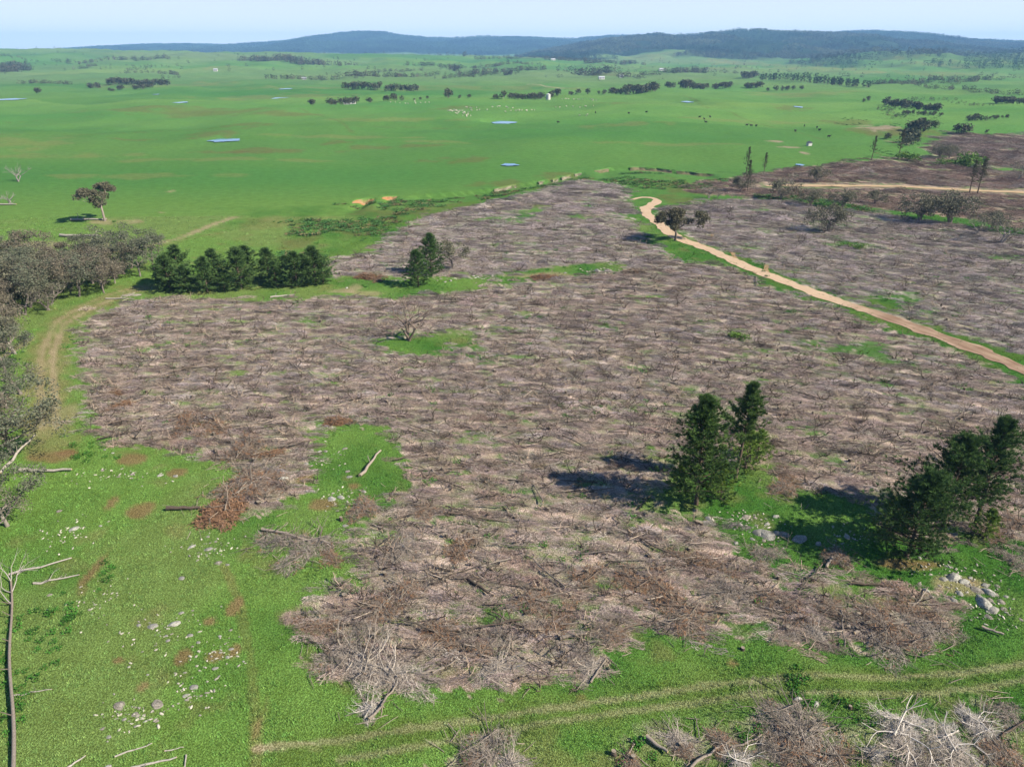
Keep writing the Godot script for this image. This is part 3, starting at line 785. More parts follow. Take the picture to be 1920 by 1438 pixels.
	# places that labels can name
	landmarks = [
		[Vector2(-15.8, -100.3), "the lone bare tree"], [Vector2(18.7, -57.6), "the two tall pines"], [Vector2(34.6, -49.9), "the dark pine clump"], [Vector2(-16.8, -131.1), "the twin round pines"],
		[Vector2(-50.1, -125.5), "the dark pine block"], [Vector2(-79.5, -125.5), "the grey gum woodland"], [Vector2(38, -164.1), "the roadside gum"], [Vector2(-106.3, -185.3), "the lone paddock gum"],
		[Vector2(-5.2, -488.3), "the blue farm dam"], [Vector2(-139.1, -363), "the reedy dam"], [Vector2(-41.8, -217.2), "the orange gully bank"], [Vector2(58.3, -115.1), "the pale dirt road"], [Vector2(125.8, -230.9), "the far straight road"],
		[Vector2(38.3, -45.2), "the granite outcrop"], [Vector2(-36, -37.4), "the long fallen trunk"], [Vector2(-10.3, -37.4), "the big pale brush heap"], [Vector2(18.6, -31.7), "the grey brush heaps"], [Vector2(14.3, -35.1), "the grassy wheel track"],
		[Vector2(-18.9, -62.9), "the rocky green clearing"], [Vector2(-27.2, -56.7), "the rusty fallen crown"], [Vector2(-24.8, -34), "the large flat boulders"], [Vector2(23.3, -52.6), "the shaded boulders"], [Vector2(-50.7, -63.9), "the white fallen tree"],
		[Vector2(112.2, -182.2), "the many-stemmed tree"], [Vector2(311.4, -599.4), "the creek grove"], [Vector2(400.1, -1012.3), "the dark plantation belt"], [Vector2(33.8, -710.5), "the white tank"], [Vector2(-491.4, -1012.3), "the left farm trees"],
		[Vector2(-164.2, -908.8), "the middle tree belt"], [Vector2(137.7, -824.1), "the ridge tree line"], [Vector2(278.2, -1441.5), "the right farmstead"], [Vector2(-554.5, -1521.3), "the hillside farm"], [Vector2(-58, -1403.1), "the valley woods"], [Vector2(16.8, -88.5), "the middle of the slash"], [Vector2(5.3, -175), "the far grey slash"], [Vector2(-48.2, -88.5), "the left edge of the slash"],
	]
	# farm dams: where, and how wide
	for e in [Vector4(-140.4, -363.2, 7.3, 7.9), Vector4(-5.8, -486.5, 9.6, 10.2), Vector4(-1, -284.6, 3.7, 3.5), Vector4(-278.1, -640.3, 5.4, 10.7), Vector4(-446.6, -675.8, 12.3, 16.3), Vector4(-224, -736.1, 9.2, 13.2), Vector4(-251.8, -853.7, 6.5, 15.1), Vector4(152.2, -661, 6, 11.4), Vector4(226.4, -599.5, 3.4, 9.4), Vector4(112.5, -287.4, 1.9, 2.9), Vector4(-348.8, -749.4, 2.6, 7.3)]:
		dams.append([e.x, e.y, e.z * 0.9, e.w * 0.85, 0.0])
	for p in dams:
		p[4] = nmid.get_noise_2d(p[0], p[1]) * swell(-p[1]) + 0.2
		if p[1] < -900.0:
			p[4] += hills(p[0], p[1]).x

var roads := []

func on_road(p: Vector2) -> bool:
	for r in roads:
		if r[1].has_point(p):
			var line: PackedVector2Array = r[0]
			for i in line.size() - 1:
				if p.distance_to(Geometry2D.get_closest_point_to_segment(p, line[i], line[i + 1])) < r[2]:
					return true
	return false

func build_roads() -> void:
	var m := mat(0.95, 0.0, 0.1)
	m.albedo_texture = ImageTexture.create_from_image(grain(0.05, 31, Color(0.8, 0.79, 0.77), Color(1, 1, 1), 512, 1.6))
	m.uv1_triplanar = true
	m.uv1_world_triplanar = true
	m.uv1_scale = Vector3.ONE * 0.35
	var pale := Color(0.41, 0.3, 0.205)
	var main := PackedVector2Array([Vector2(35.9, -214.7), Vector2(39.5, -218.1), Vector2(42.6, -216.4), Vector2(42.6, -211.4), Vector2(38.3, -202.7), Vector2(36.7, -194), Vector2(37.8, -180.9), Vector2(39, -167.2), Vector2(43.5, -156.2), Vector2(48.1, -141.9), Vector2(52.7, -130.1), Vector2(56.9, -120.5), Vector2(61.5, -112.1), Vector2(65.3, -104.2), Vector2(68.7, -95.9), Vector2(70.5, -89), Vector2(73.3, -77.4)])
	roads.append([main, box_of(main, 6.0), 3.0])
	structure("dirt_road", ribbon(main, 3.0, 0.1, [pale, Color(0.16, 0.095, 0.065), Color(0.5, 0.39, 0.285), 0.68]), m)
	var far := PackedVector2Array([Vector2(82.5, -235.8), Vector2(88.7, -236.8), Vector2(97.4, -236.8), Vector2(104, -235.8), Vector2(116.9, -233.8), Vector2(138.8, -229.9), Vector2(159.5, -225.2), Vector2(192.6, -219)])
	roads.append([far, box_of(far, 9.0), 6.5])
	structure("far_road", ribbon(far, 3.4, 0.16, [Color(0.4, 0.29, 0.175), pale, Color(0.44, 0.34, 0.23), 2.0], 2.0), m)
	for l in [[Vector2(45.8, -163), Vector2(48.2, -169.4), Vector2(50, -173.8)], [Vector2(47.2, -146.4), Vector2(48, -150.7), Vector2(48.4, -154.3)], [Vector2(50.7, -136.1), Vector2(51.5, -139.9), Vector2(52.7, -143.1)]]:
		structure("road_drain", ribbon(PackedVector2Array(l), 0.9, 0.07, [Color(0.25, 0.17, 0.09), pale, Color(0.3, 0.23, 0.13), 2.0], 0.5), m)

func build_dams() -> void:
	var water := StandardMaterial3D.new()
	water.albedo_color = Color(0.07, 0.17, 0.29).linear_to_srgb()
	water.roughness = 0.12
	water.metallic_specular = 0.25
	var i := 0
	for p in dams:
		var s := Shape.new()
		var ring := PackedVector3Array()
		for j in 40:
			var t := TAU * j / 40
			var r := 1.0 + 0.6 * npatch.get_noise_2d(cos(t) * 12.0 + p[0], sin(t) * 12.0)
			ring.push_back(Vector3(cos(t) * p[2] * r, 0, sin(t) * p[3] * r))
		for j in 40:
			for q in [Vector3.ZERO, ring[j], ring[(j + 1) % 40]]:
				s.v.push_back(q)
				s.n.push_back(Vector3.UP)
				s.c.push_back(Color.WHITE)
		var o := structure("dam_water", s.mesh(), water)
		o.position = Vector3(p[0], p[4] - 0.12, p[1])
		i += 1

# the eroded creek bank: a broken face of orange and pale earth where the ground drops towards the slash
func build_gully() -> void:
	rng.seed = 101
	var m := mat(0.95, 0.0, 0.1)
	for g in gullies:
		var p: PackedVector2Array = g[0]
		var s := Shape.new()
		var last := []
		var x := p[0].x + 0.8
		while x < p[p.size() - 1].x - 0.8:
			var i := p.bsearch(Vector2(x, -1e6)) - 1
			var z := lerpf(p[i].y, p[i + 1].y, (x - p[i].x) / (p[i + 1].x - p[i].x))
			var bay := 1.2 * npatch.get_noise_2d(x * 3.0, 20.0 + z) + 0.5
			var break_ := clampf(0.7 + 1.8 * npatch.get_noise_2d(x * 3.0, z), 0.15, 1.0)
			var top := height(x, z - 2.0)
			var low := height(x, z + 3.6)
			var now := []
			if npatch.get_noise_2d(x * 1.3 + 9.0, z * 1.3) < g[4] - 0.32:
				last = []
				x += 0.7
				continue
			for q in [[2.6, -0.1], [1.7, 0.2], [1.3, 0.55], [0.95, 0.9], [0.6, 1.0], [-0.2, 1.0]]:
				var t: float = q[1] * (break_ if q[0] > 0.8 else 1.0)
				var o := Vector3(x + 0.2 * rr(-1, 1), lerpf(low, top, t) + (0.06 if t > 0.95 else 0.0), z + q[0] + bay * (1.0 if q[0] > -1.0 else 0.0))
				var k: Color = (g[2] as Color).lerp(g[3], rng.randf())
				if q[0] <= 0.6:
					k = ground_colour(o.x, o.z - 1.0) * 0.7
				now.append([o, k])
			if last:
				for j in now.size() - 1:
					for e in [[last[j], now[j], now[j + 1]], [last[j], now[j + 1], last[j + 1]]]:
						s.v.append_array([e[0][0], e[1][0], e[2][0]])
						s.c.append_array([e[0][1], e[1][1], e[2][1]])
			last = now
			x += 0.7
		structure("gully_bank", s.mesh(), m)

# ------------------------------------------------------------------ slash
func mat_of_twigs(many: int, long: float, wide: float, high: float, thick: float, ka: Color, kb: Color, pale: float, along := 0.5) -> ArrayMesh:
	var s := Shape.new()
	for i in many:
		var p := Vector3(rr(-1, 1) * long, 0, rr(-1, 1) * wide)
		var hump := 1.0 - 0.7 * Vector2(p.x / long, p.z / wide).length_squared()
		p.y = rr(-0.02, 1.0) * high * maxf(hump, 0.15)
		var turn := rng.randfn(0.0, along)
		var w := Vector3(cos(turn), rng.randfn(0.05, 0.22), sin(turn)) * (1.0 if rng.randf() < 0.5 else -1.0)
		var l := rr(0.35, 1.0) * long * 0.7
		var k := ka.lerp(kb, rng.randf())
		if rng.randf() < pale:
			k = Color(0.46, 0.41, 0.355) * rr(0.75, 1.15)
		s.spike(p - w * l * 0.5, p + w * l * 0.5, thick * rr(0.6, 1.6), k)
	return s.mesh()

func build_slash() -> void:
	rng.seed = 102
	var grey := [Color(0.18, 0.152, 0.152), Color(0.8, 0.7, 0.685)]
	var brown := [Color(0.145, 0.11, 0.1), Color(0.78, 0.635, 0.58)]
	var rust := [Color(0.16, 0.11, 0.09), Color(0.64, 0.485, 0.41)]
	var kinds := []
	for k in [grey, brown, rust]:
		for i in 2:
			kinds.append(mat_of_twigs(200, 1.3, 0.7, 0.5, 0.014, k[0], k[1], 0.1 if k == grey else 0.07 if k == brown else 0.03, 0.45 if i == 0 else 0.9))
	var pale := mat_of_twigs(90, 1.7, 0.8, 0.3, 0.02, Color(0.2, 0.17, 0.14), Color(0.46, 0.41, 0.36), 0.2, 0.6)
	var where := []
	var tint := []
	for i in 7:
		where.append([] as Array[Transform3D])
		tint.append(PackedColorArray())
	var snags := []
	var snag_at := [[] as Array[Transform3D], [] as Array[Transform3D], [] as Array[Transform3D]]
	var snag_tint := [PackedColorArray(), PackedColorArray(), PackedColorArray()]
	for i in 3:
		var s := Shape.new()
		for e in 7:
			var a := Vector3(rr(-0.5, 0.5), 0.0, rr(-0.25, 0.25))
			limb(s, a, Vector3(rr(-1, 1), rr(0.1, 0.8), rr(-1, 1)), rr(0.25, 0.8), rr(0.02, 0.05), 1 if e < 3 else 0, [], Color(0.1, 0.085, 0.073), 0.5)
		snags.append(s.mesh())
	var stick_at: Array[Transform3D] = []
	var stick_tint := PackedColorArray()
	var d := 36.0
	while d < 560.0:
		var step := clampf(d / 140.0, 0.62, 3.6)
		var x := -36.0 - 0.82 * d
		while x < 36.0 + 0.82 * d:
			x += step
			var p := Vector2(x + rr(-0.5, 0.5) * step, -d + rr(-0.5, 0.5) * step)
			if absf(p.x) > 34.0 + 0.8 * -p.y:
				continue
			var c := slash(p.x + rng.randfn(0.0, 0.9 + d * 0.005), p.y + rng.randfn(0.0, 0.8 + d * 0.005))
			if c.x == 0.0 or on_road(p):
				continue
			# windrows run across the block and bend downhill to the right
			var bend := atan(0.16 + 0.0042 * p.x)
			var row := -row_at(p.x, p.y) * smoothstep(330.0, 170.0, d)
			if rng.randf() > c.x * (0.56 + 0.3 * row):
				continue
			var tone := c.y - 0.12 + rr(-0.55, 0.55) + 0.7 * npatch.get_noise_2d(p.x * 0.7 + 40.0, p.y * 1.4)
			var kind := (0 if tone < 0.55 else 1 if tone < 1.55 else 2) * 2 + (0 if rng.randf() < 0.6 else 1)
			if rng.randf() < (0.16 if c.y > 1.5 else 0.28):
				kind = 6
			var size := step * rr(0.75, 1.4) * (1.1 if d > 90 else 1.25)
			var basis := Basis(Vector3.UP, -bend + rng.randfn(0.0, 0.22)) * Basis.from_scale(Vector3(size, size * rr(0.3, 0.8) * (1.9 if rng.randf() < 0.12 else 1.0) * clampf(1.3 - step * 0.12, 0.6, 1.2), size * rr(0.45, 0.8)))
			where[kind].append(Transform3D(basis, on(p, -0.02)))
			var v := rr(0.5, 1.35)
			tint[kind].push_back(Color(v, v * rr(0.95, 1.03), v * rr(0.93, 1.05)))
			if d < 210.0 and rng.randf() < 0.5:
				var e := rng.randi_range(0, 2)
				snag_at[e].append(Transform3D(Basis(Vector3.UP, rr(0, TAU)) * Basis.from_scale(Vector3(1, rr(0.6, 1.3), 1) * rr(0.5, 1.25) * (0.8 + 0.35 * step)), on(p + Vector2(rr(-1, 1), rr(-1, 1)) * step)))
				var dark := rr(0.5, 1.1) if rng.randf() < 0.55 else rr(1.6, 4.2)
				snag_tint[e].push_back(Color(dark, dark * 0.93, dark * 0.87))
			if rng.randf() < 0.22:
				var turn := -bend + rng.randfn(0.0, 0.5)
				var l := rr(0.8, 2.6) * (1.0 + 0.12 * step)
				stick_at.append(Transform3D(Basis(Vector3.UP, turn) * Basis(Vector3.BACK, rng.randfn(0.02, 0.09)) * Basis.from_scale(Vector3(l, (0.6 + 0.4 * step) * rr(0.6, 1.3), (0.6 + 0.4 * step) * rr(0.6, 1.3))), on(p, rr(0.1, 0.4))))
				var b := rr(0.15, 0.5) if rng.randf() < 0.5 else rr(0.6, 1.5)
				stick_tint.push_back(Color(b, b * 0.95, b * 0.9))
		d += step
	var names := ["grey twigs of the logging slash", "tangled grey twigs of the logging slash", "brown twigs and dead needles of the slash", "tangled brown twigs of the slash", "rust brown dead needles on the slash", "tangled rusty twigs on the slash", "pale broken sticks lying on the slash"]
	for i in 7:
		stuff("logging_slash", kinds[i] if i < 6 else pale, wood, where[i], tint[i], names[i])
	for i in 3:
		stuff("slash_snags", snags[i], wood, snag_at[i], snag_tint[i], "dark broken branch ends and bark standing up out of the slash")
	stuff("slash_sticks", stick_shape(), wood, stick_at, stick_tint, "pale sticks strewn along the windrows of slash")
	print("snags ", snag_at[0].size())
	print("slash ", where.map(func(w): return w.size()), " sticks ", stick_at.size())

func stick_shape() -> ArrayMesh:
	var s := Shape.new()
	s.tube(PackedVector3Array([Vector3(-0.1, 0.03, 0.03), Vector3(0.1, 0.1, 0.08), Vector3(0.24, 0.1, 0.17)]), PackedFloat32Array([0.03, 0.022, 0.008]), 4, Color(0.28, 0.24, 0.2), Color(0.34, 0.3, 0.26))
	s.tube(PackedVector3Array([Vector3(0.2, 0.02, 0), Vector3(0.32, 0.06, -0.07), Vector3(0.4, 0.05, -0.15)]), PackedFloat32Array([0.025, 0.018, 0.006]), 4, Color(0.28, 0.24, 0.2), Color(0.34, 0.3, 0.26))
	s.tube(PackedVector3Array([Vector3(-0.5, 0, 0), Vector3(-0.25, 0.03, 0.05), Vector3(0.0, 0.03, 0.0), Vector3(0.25, 0.02, -0.05), Vector3(0.5, -0.02, 0.01)]), PackedFloat32Array([0.055, 0.047, 0.04, 0.032, 0.012]), 5, Color(0.3, 0.26, 0.22), Color(0.36, 0.31, 0.27), true)
	return s.mesh()

func build_grass() -> void:
	rng.seed = 103
	var s := Shape.new()
	for i in 9:
		var t := rr(0, TAU)
		var p := Vector3(rr(-0.16, 0.16), -0.02, rr(-0.16, 0.16))
		var o := Vector3(cos(t), 0, sin(t))
		var side := o.cross(Vector3.UP) * rr(0.025, 0.05)
		s.tri(p - side, p + side, p + o * rr(0.05, 0.2) + Vector3(0, rr(0.08, 0.17), 0), Color(1, 1, 1) * rr(0.75, 1.2))
	var tuft := s.mesh()
	s = Shape.new()
	for i in 40:
		var t := rr(0, TAU)
		var p := Vector3(rr(-0.3, 0.3), rr(0, 0.25), rr(-0.3, 0.3))
		var o := Vector3(cos(t), rr(0.1, 0.9), sin(t)).normalized() * rr(0.12, 0.24)
		var side := o.cross(Vector3(rr(-1, 1), rr(-1, 1), rr(-1, 1))).normalized() * rr(0.04, 0.07)
		s.tri(p - side, p + side, p + o, Color(1, 1, 1) * rr(0.6, 1.3))
	var weed := s.mesh()
	var at: Array[Transform3D] = []
	var tint := PackedColorArray()
	var wat: Array[Transform3D] = []
	var wtint := PackedColorArray()
	var d := 27.0
	while d < 190.0:
		var step := 0.24 * maxf(1.0, d / 42.0)
		var x := -0.79 * d - 8.0
		while x < 0.79 * d + 8.0:
			x += step
			var p := Vector2(x + rr(-0.5, 0.5) * step, -d + rr(-0.5, 0.5) * step)
			var lumps := npatch.get_noise_2d(p.x * 3.0 + 11.0, p.y * 3.0)
			if rng.randf() > 0.62 + lumps:
				continue
			var c := slash(p.x, p.y)
			if c.x > 0.0 and rng.randf() > 0.05 + 0.5 * (1.0 - c.x):
				continue
			var k := ground_colour(p.x, p.y)
			if k.g < k.r * 1.02 and c.x == 0.0:
				continue
			if c.x > 0.0:
				k = Color(0.085, 0.18, 0.03).lerp(Color(0.17, 0.21, 0.05), rng.randf() * 0.6)
			var size := (0.55 + 0.75 * step) * rr(0.6, 1.35)
			var v := rr(0.8, 1.2)
			var high := size * rr(0.6, 1.2) * (1.0 + 0.8 * maxf(lumps, 0.0))
			at.append(Transform3D(Basis(Vector3.UP, rr(0, TAU)).scaled(Vector3(size, high, size)), on(p)))
			tint.push_back(Color(k.r * v * rr(0.85, 1.05), k.g * v, k.b * v))
			# broad-leaved weeds where the ground is rank
			var rank := nmid.get_noise_2d(p.x * 4.0 + 70.0, p.y * 4.0) + (0.25 if c.x > 0.0 else 0.0)
			if rank > 0.22 and rng.randf() < 0.09:
				wat.append(Transform3D(Basis(Vector3.UP, rr(0, TAU)) * Basis.from_scale(Vector3.ONE * rr(0.6, 1.4) * (0.8 + 0.3 * step)), on(p)))
				var g := rr(0.7, 1.2)
				wtint.push_back(Color(0.045 * g, 0.14 * g, 0.022 * g))
		d += step
	var m := mat(0.8, 0.3, 0.15)
	stuff("grass", tuft, m, at, tint, "short green grass with taller tufts over the near ground")
	stuff("weeds", weed, m, wat, wtint, "dark green broad-leaved weeds among the grass and slash")
	# low green scrub along the creek, and rushes
	var sat: Array[Transform3D] = []
	var stint := PackedColorArray()
	for area in [[[Vector2(-60.1, -194), Vector2(-49.3, -207.4), Vector2(-31.9, -215.5), Vector2(-13.2, -224.3), Vector2(7.1, -240.8), Vector2(26.5, -259.8), Vector2(47.6, -272.3), Vector2(68.1, -251.7), Vector2(83.4, -259.8), Vector2(63.6, -233.8), Vector2(51, -215.5), Vector2(44.2, -230.9), Vector2(25.8, -251.7), Vector2(7, -237.8), Vector2(-9.5, -213), Vector2(-27.6, -184.1), Vector2(-37.2, -152), Vector2(-43.6, -141.5), Vector2(-50.5, -149.8), Vector2(-53.8, -169.4)], 11000], [[Vector2(72, -221.6), Vector2(86.8, -217.2), Vector2(93.7, -210.6), Vector2(105.8, -191.3), Vector2(125.9, -173.8), Vector2(133.2, -169.4), Vector2(125.2, -158.1), Vector2(122.2, -168.3), Vector2(112.8, -178.5), Vector2(101.6, -188.6), Vector2(88.7, -198.3), Vector2(80.1, -207.4), Vector2(70.2, -215.5)], 2500], [[Vector2(202.4, -476.7), Vector2(237.6, -526.6), Vector2(282.3, -582.2), Vector2(297, -526.6), Vector2(278.7, -480.5), Vector2(222.4, -400), Vector2(168.8, -314.1), Vector2(167.2, -332.1), Vector2(208.1, -400), Vector2(201.1, -428.8)], 1400], [[Vector2(158.1, -322.8), Vector2(186.8, -352.1), Vector2(167.9, -305.7), Vector2(144.5, -293.3)], 200]]:
		var p := PackedVector2Array(area[0])
		var b := box_of(p)
		for i in area[1]:
			var q := b.position + Vector2(rng.randf(), rng.randf()) * b.size
			if not Geometry2D.is_point_in_polygon(q, p) or npatch.get_noise_2d(q.x * 0.4, q.y * 0.4) < -0.05:
				continue
			sat.append(Transform3D(Basis(Vector3.UP, rr(0, TAU)) * Basis.from_scale(Vector3.ONE * rr(1.0, 3.2) * Vector3(1, rr(0.3, 0.8), 1)), on(q)))
			var g := rr(0.6, 1.25)
			stint.push_back((Color(0.06, 0.14, 0.04) if rng.randf() < 0.75 else Color(0.15, 0.13, 0.065)) * g)
	stuff("creek_scrub", weed, m, sat, stint, "low green scrub and rushes along the creek")
	print("grass ", at.size(), " weeds ", wat.size(), " scrub ", sat.size())

# ------------------------------------------------------------------ forest on the hills, one mass
func build_woods() -> void:
	rng.seed = 104
	var shapes := [far_crown(1.0, 0.9, Color(0.75, 0.75, 0.75), Color(1.25, 1.25, 1.2), 34, 3, 0.1), far_crown(1.0, 0.7, Color(0.7, 0.7, 0.7), Color(1.2, 1.2, 1.2), 34, 4, 0.05)]
	var at := [[] as Array[Transform3D], [] as Array[Transform3D]]
	var tint := [PackedColorArray(), PackedColorArray()]
	for i in 260000:
		var d := sqrt(rr(1400.0 * 1400.0, 7200.0 * 7200.0))
		var x := rr(-0.76, 0.76) * d
		var h := hills(x, -d)
		if h.y < 0.05 or rng.randf() > h.y * clampf(0.9 + 3.0 * nbig.get_noise_2d(x * 2.2, d * 3.0) + (1.5 if d > 3600.0 else 0.0), 0.02, 1.0):
			continue
		var k := 0 if nbig.get_noise_2d(x * 0.4 + 90.0, d * 0.4) > -0.12 else 1
		if d > 4300.0:
			k = 1
		var tall := rr(10.0, 20.0) * (1.0 + maxf(d - 3000.0, 0.0) / 5500.0)
		at[k].append(Transform3D(Basis(Vector3.UP, rr(0, TAU)).scaled(Vector3(tall, tall, tall) * Vector3(rr(0.9, 1.3), 1, rr(0.9, 1.3))), Vector3(x, height(x, -d) - 0.5, -d)))
		var g := rr(0.5, 1.6)
		tint[k].push_back((Color(0.062, 0.075, 0.045) if k == 0 else Color(0.026, 0.055, 0.03)) * g * (1.0 + 1.2 * nbig.get_noise_2d(x * 1.2, d * 1.2)))
	stuff("hill_forest", shapes[0], leaf, at[0], tint[0], "grey-green gum forest covering the hills")
	stuff("hill_forest", shapes[1], leaf, at[1], tint[1], "dark pine forest covering the far range")
	print("forest ", at[0].size(), " ", at[1].size())

func build_pines() -> void:
	rng.seed = 105
	var dark := Color(0.026, 0.056, 0.018)
	var mid := Color(0.105, 0.175, 0.046)
	var a := pine("pine_tree", 11.6, 7.4, 0.1, 30, 6, 14, 20, 0.42, dark, mid, 0.3)
	a.position = on(Vector2(18, -57.5))
	a.rotation.y = 0.4
	tag(a, "tallest and densest green pine, nearest of the two tall pines with long shadow", "pine tree")
	var b := pine("pine_tree", 11.2, 5.6, 0.45, 18, 6, 12, 18, 0.42, dark, Color(0.11, 0.175, 0.05), 0.4)
	b.position = on(Vector2(22.8, -61.4))
	tag(b, "thin-crowned pine with bare lower trunk behind the tallest pine", "pine tree")
	var c := pine("pine_tree", 8.4, 8.0, 0.04, 24, 7, 14, 19, 0.42, dark, Color(0.085, 0.145, 0.045), 0.32)
	c.position = on(Vector2(34.4, -49.5))
	tag(c, "broad dark pine with boughs to the ground, front of the dark pine clump", "pine tree")
	var e := pine("pine_tree", 9.6, 8.4, 0.2, 21, 6, 13, 18, 0.42, dark, Color(0.085, 0.145, 0.045), 0.42)
	e.position = on(Vector2(39.8, -53.6))
	tag(e, "ragged dark pine in the middle of the dark pine clump", "pine tree")
	var f := pine("pine_tree", 10.6, 7.2, 0.24, 20, 6, 13, 18, 0.42, dark, Color(0.09, 0.15, 0.047), 0.45)
	f.position = on(Vector2(42.8, -53.7))
	f.rotation = Vector3(0.02, 1.0, -0.13)
	tag(f, "pine leaning to the right at the back of the dark pine clump", "pine tree")
	var young := pine("young_pine", 3.6, 3.2, 0.03, 11, 5, 6, 16, 0.42, Color(0.07, 0.13, 0.025), Color(0.17, 0.25, 0.05))
	young.position = on(Vector2(20.5, -58.2))
	tag(young, "yellow-green young pine against the foot of the tallest pine", "young pine")
	for q in [[Vector2(24.7, -63.9), 1.15, "larger yellow-green young pine under the thin-crowned pine"], [Vector2(26.5, -65.8), 0.9, "small yellow-green young pine at the right edge of the two tall pines"], [Vector2(16.9, -60.1), 0.7, "small young pine left of the tallest pine's foot"], [Vector2(42.7, -52.2), 0.8, "young pine at the foot of the leaning pine"], [Vector2(34, -52.2), 1.1, "young pine left of the broad dark pine"]]:
		tag(again(young, "young_pine", on(q[0]), rr(0, 6), q[1]), q[2], "young pine")
	# the dark block far left: two staggered rows
	var p0 := pine("block_pine", 8.4, 6.0, 0.05, 16, 6, 7, 15, 0.62, dark * 1.2, Color(0.1, 0.165, 0.052), 0.3)
	var p1 := pine("block_pine", 8.0, 5.4, 0.08, 15, 6, 7, 15, 0.62, dark * 1.2, Color(0.088, 0.15, 0.048), 0.4)
	var spots := [[Vector2(-62.7, -125.1), 0.10], [Vector2(-59.2, -124.2), 0.10], [Vector2(-55.9, -124.8), 0.10], [Vector2(-53, -125.5), 0.10], [Vector2(-50.2, -126.4), 0.10], [Vector2(-43.9, -127.7), 0.10], [Vector2(-40.4, -128.1), 0.10], [Vector2(-37.1, -129.4), 0.10], [Vector2(-62.7, -128.7), 0.10], [Vector2(-55.7, -129.4), 0.10], [Vector2(-46.4, -131.1), 0.10], [Vector2(-43.1, -131.8), 0.10], [Vector2(-39.6, -132.2), 0.10], [Vector2(-36, -130.4), 0.10], [Vector2(-64.8, -127.7), 0.10], [Vector2(-49.8, -130.4), 0.10]]
	for i in spots.size():
		var o: Node3D = p0 if i == 0 else p1 if i == 1 else again(p0 if rng.randf() < 0.5 else p1, "block_pine", Vector3.ZERO)
		o.position = on(spots[i][0])
		o.rotation.y = rr(0, TAU)
		o.scale = Vector3(1.14, 0.84, 1.14) * rr(0.62, 1.05) * (1.12 if i in [4, 6, 7, 15] else 0.72 if i in [3, 12, 5] else 1.0)
		note(o, "dark green pine of the dense block" if i < 9 else "rear pine of the dense block", "pine tree", "pines of the dark block beside the gum woodland")
	var r0 := pine("round_pine", 7.8, 6.2, 0.02, 17, 7, 8, 18, 0.5, dark, Color(0.08, 0.15, 0.04), 0.15)
	r0.position = on(Vector2(-15.9, -136.1))
	tag(r0, "taller bright green round pine, right of the twin pines", "pine tree")
	tag(again(r0, "round_pine", on(Vector2(-17.6, -128.4)), 2.0, 0.86), "shorter greyer round pine in front of the taller twin", "pine tree")

